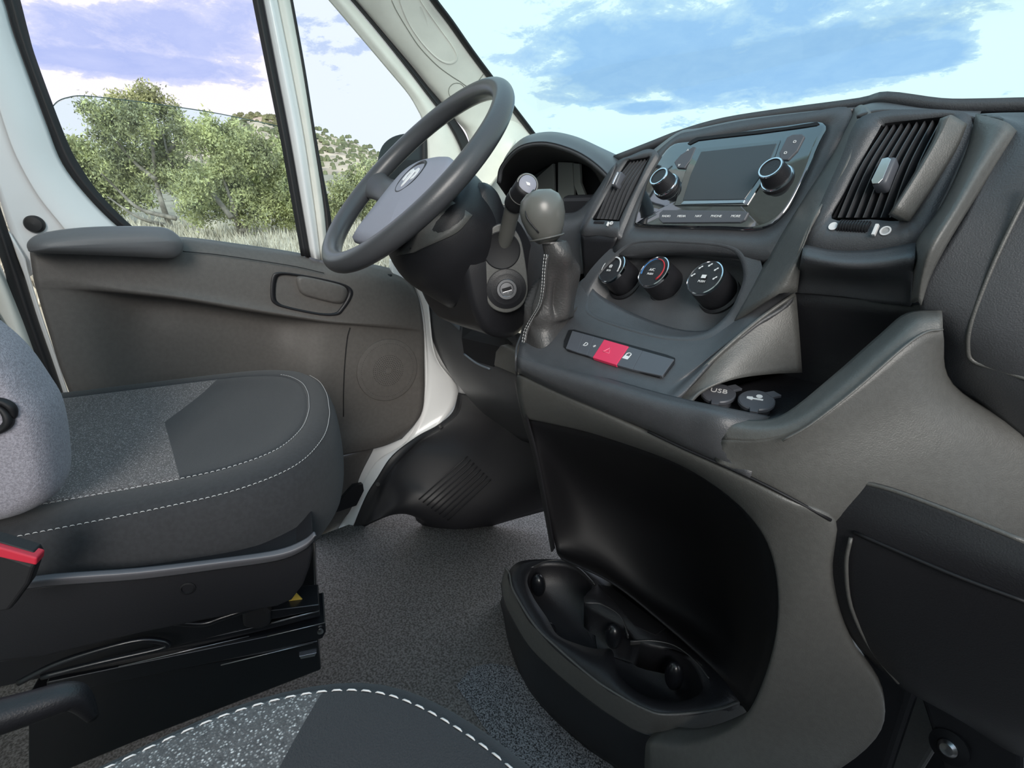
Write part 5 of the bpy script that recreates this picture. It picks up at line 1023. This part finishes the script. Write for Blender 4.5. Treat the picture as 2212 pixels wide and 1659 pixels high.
# rocky hill
ridge = [(100, 360), (300, 330), (440, 295), (520, 262), (560, 249), (590, 258), (640, 272), (700, 289), (760, 310), (820, 333), (900, 356), (1000, 385), (1150, 410)]
hl_rows = [[P(x, y, 'X', -170) for x, y in ridge]]
foot = [P(x, max(y+60, 385), 'X', -70) for x, y in ridge]
for k in range(1, 5): hl_rows.append([a_.lerp(b_, k/4) for a_, b_ in zip(hl_rows[0], foot)])
hill = patch('hill', hl_rows, hill_m, None, n=6, n2=8, th=0)
for q in hill.data.vertices:
    q.co.z += noise.noise(q.co*.12)*1.1+noise.noise(q.co*.4)*.35
hill['kind'] = 'structure'
rnd = random.Random(3); v = []; f = []
hv = [q.co.copy() for q in hill.data.vertices]
for i in range(1700):
    p = rnd.choice(hv)+Vector((rnd.uniform(-4, 4), rnd.uniform(-4, 4), 0)); s = rnd.uniform(.25, .8)*(-p.x/170+.2); k = len(v)
    for A, zq in ((0, 0), (2.1, 0), (4.2, 0), (0, 1)):
        pass
    n_ = 6
    for j in range(n_): v.append(p+Vector((math.cos(j*1.047)*s, math.sin(j*1.047)*s, -.2)))
    for j in range(n_): v.append(p+Vector((math.cos(j*1.047+.5)*s*.8, math.sin(j*1.047+.5)*s*.8, s*.7)))
    v.append(p+Vector((0, 0, s*1.1)))
    for j in range(n_):
        f.append((k+j, k+(j+1) % n_, k+n_+(j+1) % n_, k+n_+j)); f.append((k+n_+j, k+n_+(j+1) % n_, k+2*n_))
hs = link('hillside_scrub', v, f, shrub_m, smooth=False); tag(hs, 'dark scrub bushes dotted all over the rocky hillside', 'shrubs', kind='stuff')
def foliage(name, blobs, X, n, m, parent, size, seed, jit=.5):
    """leaf sprays filling round masses seen at pixel positions, at distance X"""
    rn = random.Random(seed); v = []; f = []; mi = []
    tot = sum(b_[2]**2*(b_[3] if len(b_) > 3 else 1) for b_ in blobs)
    for b_ in blobs:
        c_ = P(b_[0], b_[1], 'X', X+rn.uniform(-jit, jit)); R = b_[2]/FPX*abs((c_-CAM).dot(fwd))
        k_ = int(n*b_[2]**2*(b_[3] if len(b_) > 3 else 1)/tot)
        ncl = max(4, k_//26); cl = []
        for _ in range(ncl):
            d = Vector((rn.gauss(0, 1), rn.gauss(0, 1), rn.gauss(0, 1))).normalized()*R*(rn.random()**.45); cl.append(c_+d)
        for i in range(k_):
            cc_ = cl[i % ncl]; p = cc_+Vector((rn.gauss(0, 1), rn.gauss(0, 1), rn.gauss(0, 1)))*size*1.5
            a1_ = Vector((rn.gauss(0, 1), rn.gauss(0, 1), rn.gauss(0, 1)+.8)).normalized(); b1 = a1_.cross(Vector((rn.gauss(0, 1), rn.gauss(0, 1), rn.gauss(0, 1)))).normalized()
            s = size*rn.uniform(.6, 1.5); k = len(v)
            v += [p-b1*s*.3, p+b1*s*.3, p+b1*s*.22+a1_*s*.8, p+a1_*s*1.2]
            f.append((k, k+1, k+2, k+3)); mi.append((i % ncl) % 3)
    return link(name, v, f, m, parent, smooth=False, mi=mi)
def tree(name, label, X, blobs, stems, n, mats, size, seed, rr=.05, grp=None):
    bx_ = stems[0][0]; p = P(bx_[0], bx_[1], 'X', X); base_ = Vector((p.x, p.y, gz(p.x, p.y)))
    t = thing(name, label, 'tree' if 'tree' in name else 'shrub', base_, group=grp)
    for i, st_ in enumerate(stems):
        pts = [P(x, y, 'X', X+.1*((i*7+j*3) % 5-2)) for j, (x, y) in enumerate(st_)]
        if i == 0: pts = [base_]+pts
        tube('trunk' if i == 0 else 'branch', pts, [rr*(1.0 if i == 0 else .7)*(1-.75*j/max(1, len(pts)-1)) for j in range(len(pts))], bark_m, t, seg=8)
    foliage('foliage', blobs, X, n, mats, t, size, seed)
    return t
tree('juniper_tree', 'tall loose-crowned juniper tree standing highest outside the driver window', -9,
     [(230, 262, 34, 1.2), (195, 235, 16), (265, 235, 34, 1.2), (320, 215, 32, 1.2), (300, 262, 40, .8), (360, 245, 32), (345, 300, 46, .8), (275, 310, 40, .5), (225, 300, 26, .6), (400, 290, 34, .8), (300, 355, 60, .8), (370, 370, 50), (240, 360, 40, .8)],
     [[(372, 500), (350, 440), (337, 388), (330, 320), (320, 250)], [(405, 442), (385, 390), (364, 337), (350, 280)], [(381, 472), (304, 452), (255, 410), (219, 375)], [(372, 490), (300, 470), (232, 425)], [(337, 388), (290, 350), (240, 290)], [(340, 350), (380, 310), (400, 280)]], 26000, leaf_m, .030, 1)
tree('juniper_shrub', 'dense low juniper at the left edge of the driver window', -11.5, [(165, 330, 26), (200, 345, 36), (185, 390, 44), (235, 400, 44), (150, 360, 30), (230, 440, 34, .6), (290, 410, 40, .6)], [[(260, 490), (240, 440), (215, 390)], [(262, 480), (220, 430), (180, 395)]], 16000, [leaf_m[1], leaf_m[0], leaf_m[1]], .045, 2)
tree('juniper_shrub', 'broad bright green juniper filling the right half of the driver window', -7.0, [(450, 262, 20, .6), (440, 300, 36), (500, 300, 34), (480, 350, 52), (545, 325, 42), (590, 350, 44), (560, 400, 58), (480, 420, 55), (420, 400, 44, .7), (610, 420, 50), (540, 455, 42), (620, 465, 40), (425, 455, 34), (640, 380, 30)], [[(520, 510), (505, 450), (480, 380)], [(522, 500), (560, 440), (580, 370)], [(500, 470), (450, 400), (430, 320)]], 34000, [leaf_m[1], leaf_m[1], leaf_m[0]], .028, 3)
tree('juniper_shrub', 'small green juniper in the front quarter window behind the steering wheel', -9, [(800, 372, 22), (770, 392, 30), (740, 420, 32), (800, 410, 34), (760, 450, 40), (820, 450, 40), (725, 460, 26), (850, 400, 30)], [[(770, 510), (770, 460), (780, 400)], [(772, 500), (740, 460), (735, 425)]], 13000, leaf_m, .036, 4)
rg = random.Random(9); v = []; f = []
for i in range(26000):
    x = -rg.uniform(4.3, 11) if i % 3 else -rg.uniform(4.2, 6.5); y = rg.uniform(-1.2, 1.0)*(-x)*.55+.6; z = gz(x, y); h = rg.uniform(.08, .26); w = .006+.0012*-x
    A = rg.uniform(0, 6.28); lean = Vector((rg.gauss(0, .3), rg.gauss(0, .3), 1))*h; p = Vector((x, y, z-.02)); d = Vector((math.cos(A), math.sin(A), 0))*w; k = len(v)
    v += [p-d, p+d, p+lean]; f.append((k, k+1, k+2))
gr = link('dry_grass', v, f, grass_m, smooth=False); tag(gr, 'pale dry grass covering the ground below the junipers', 'grass', kind='stuff')
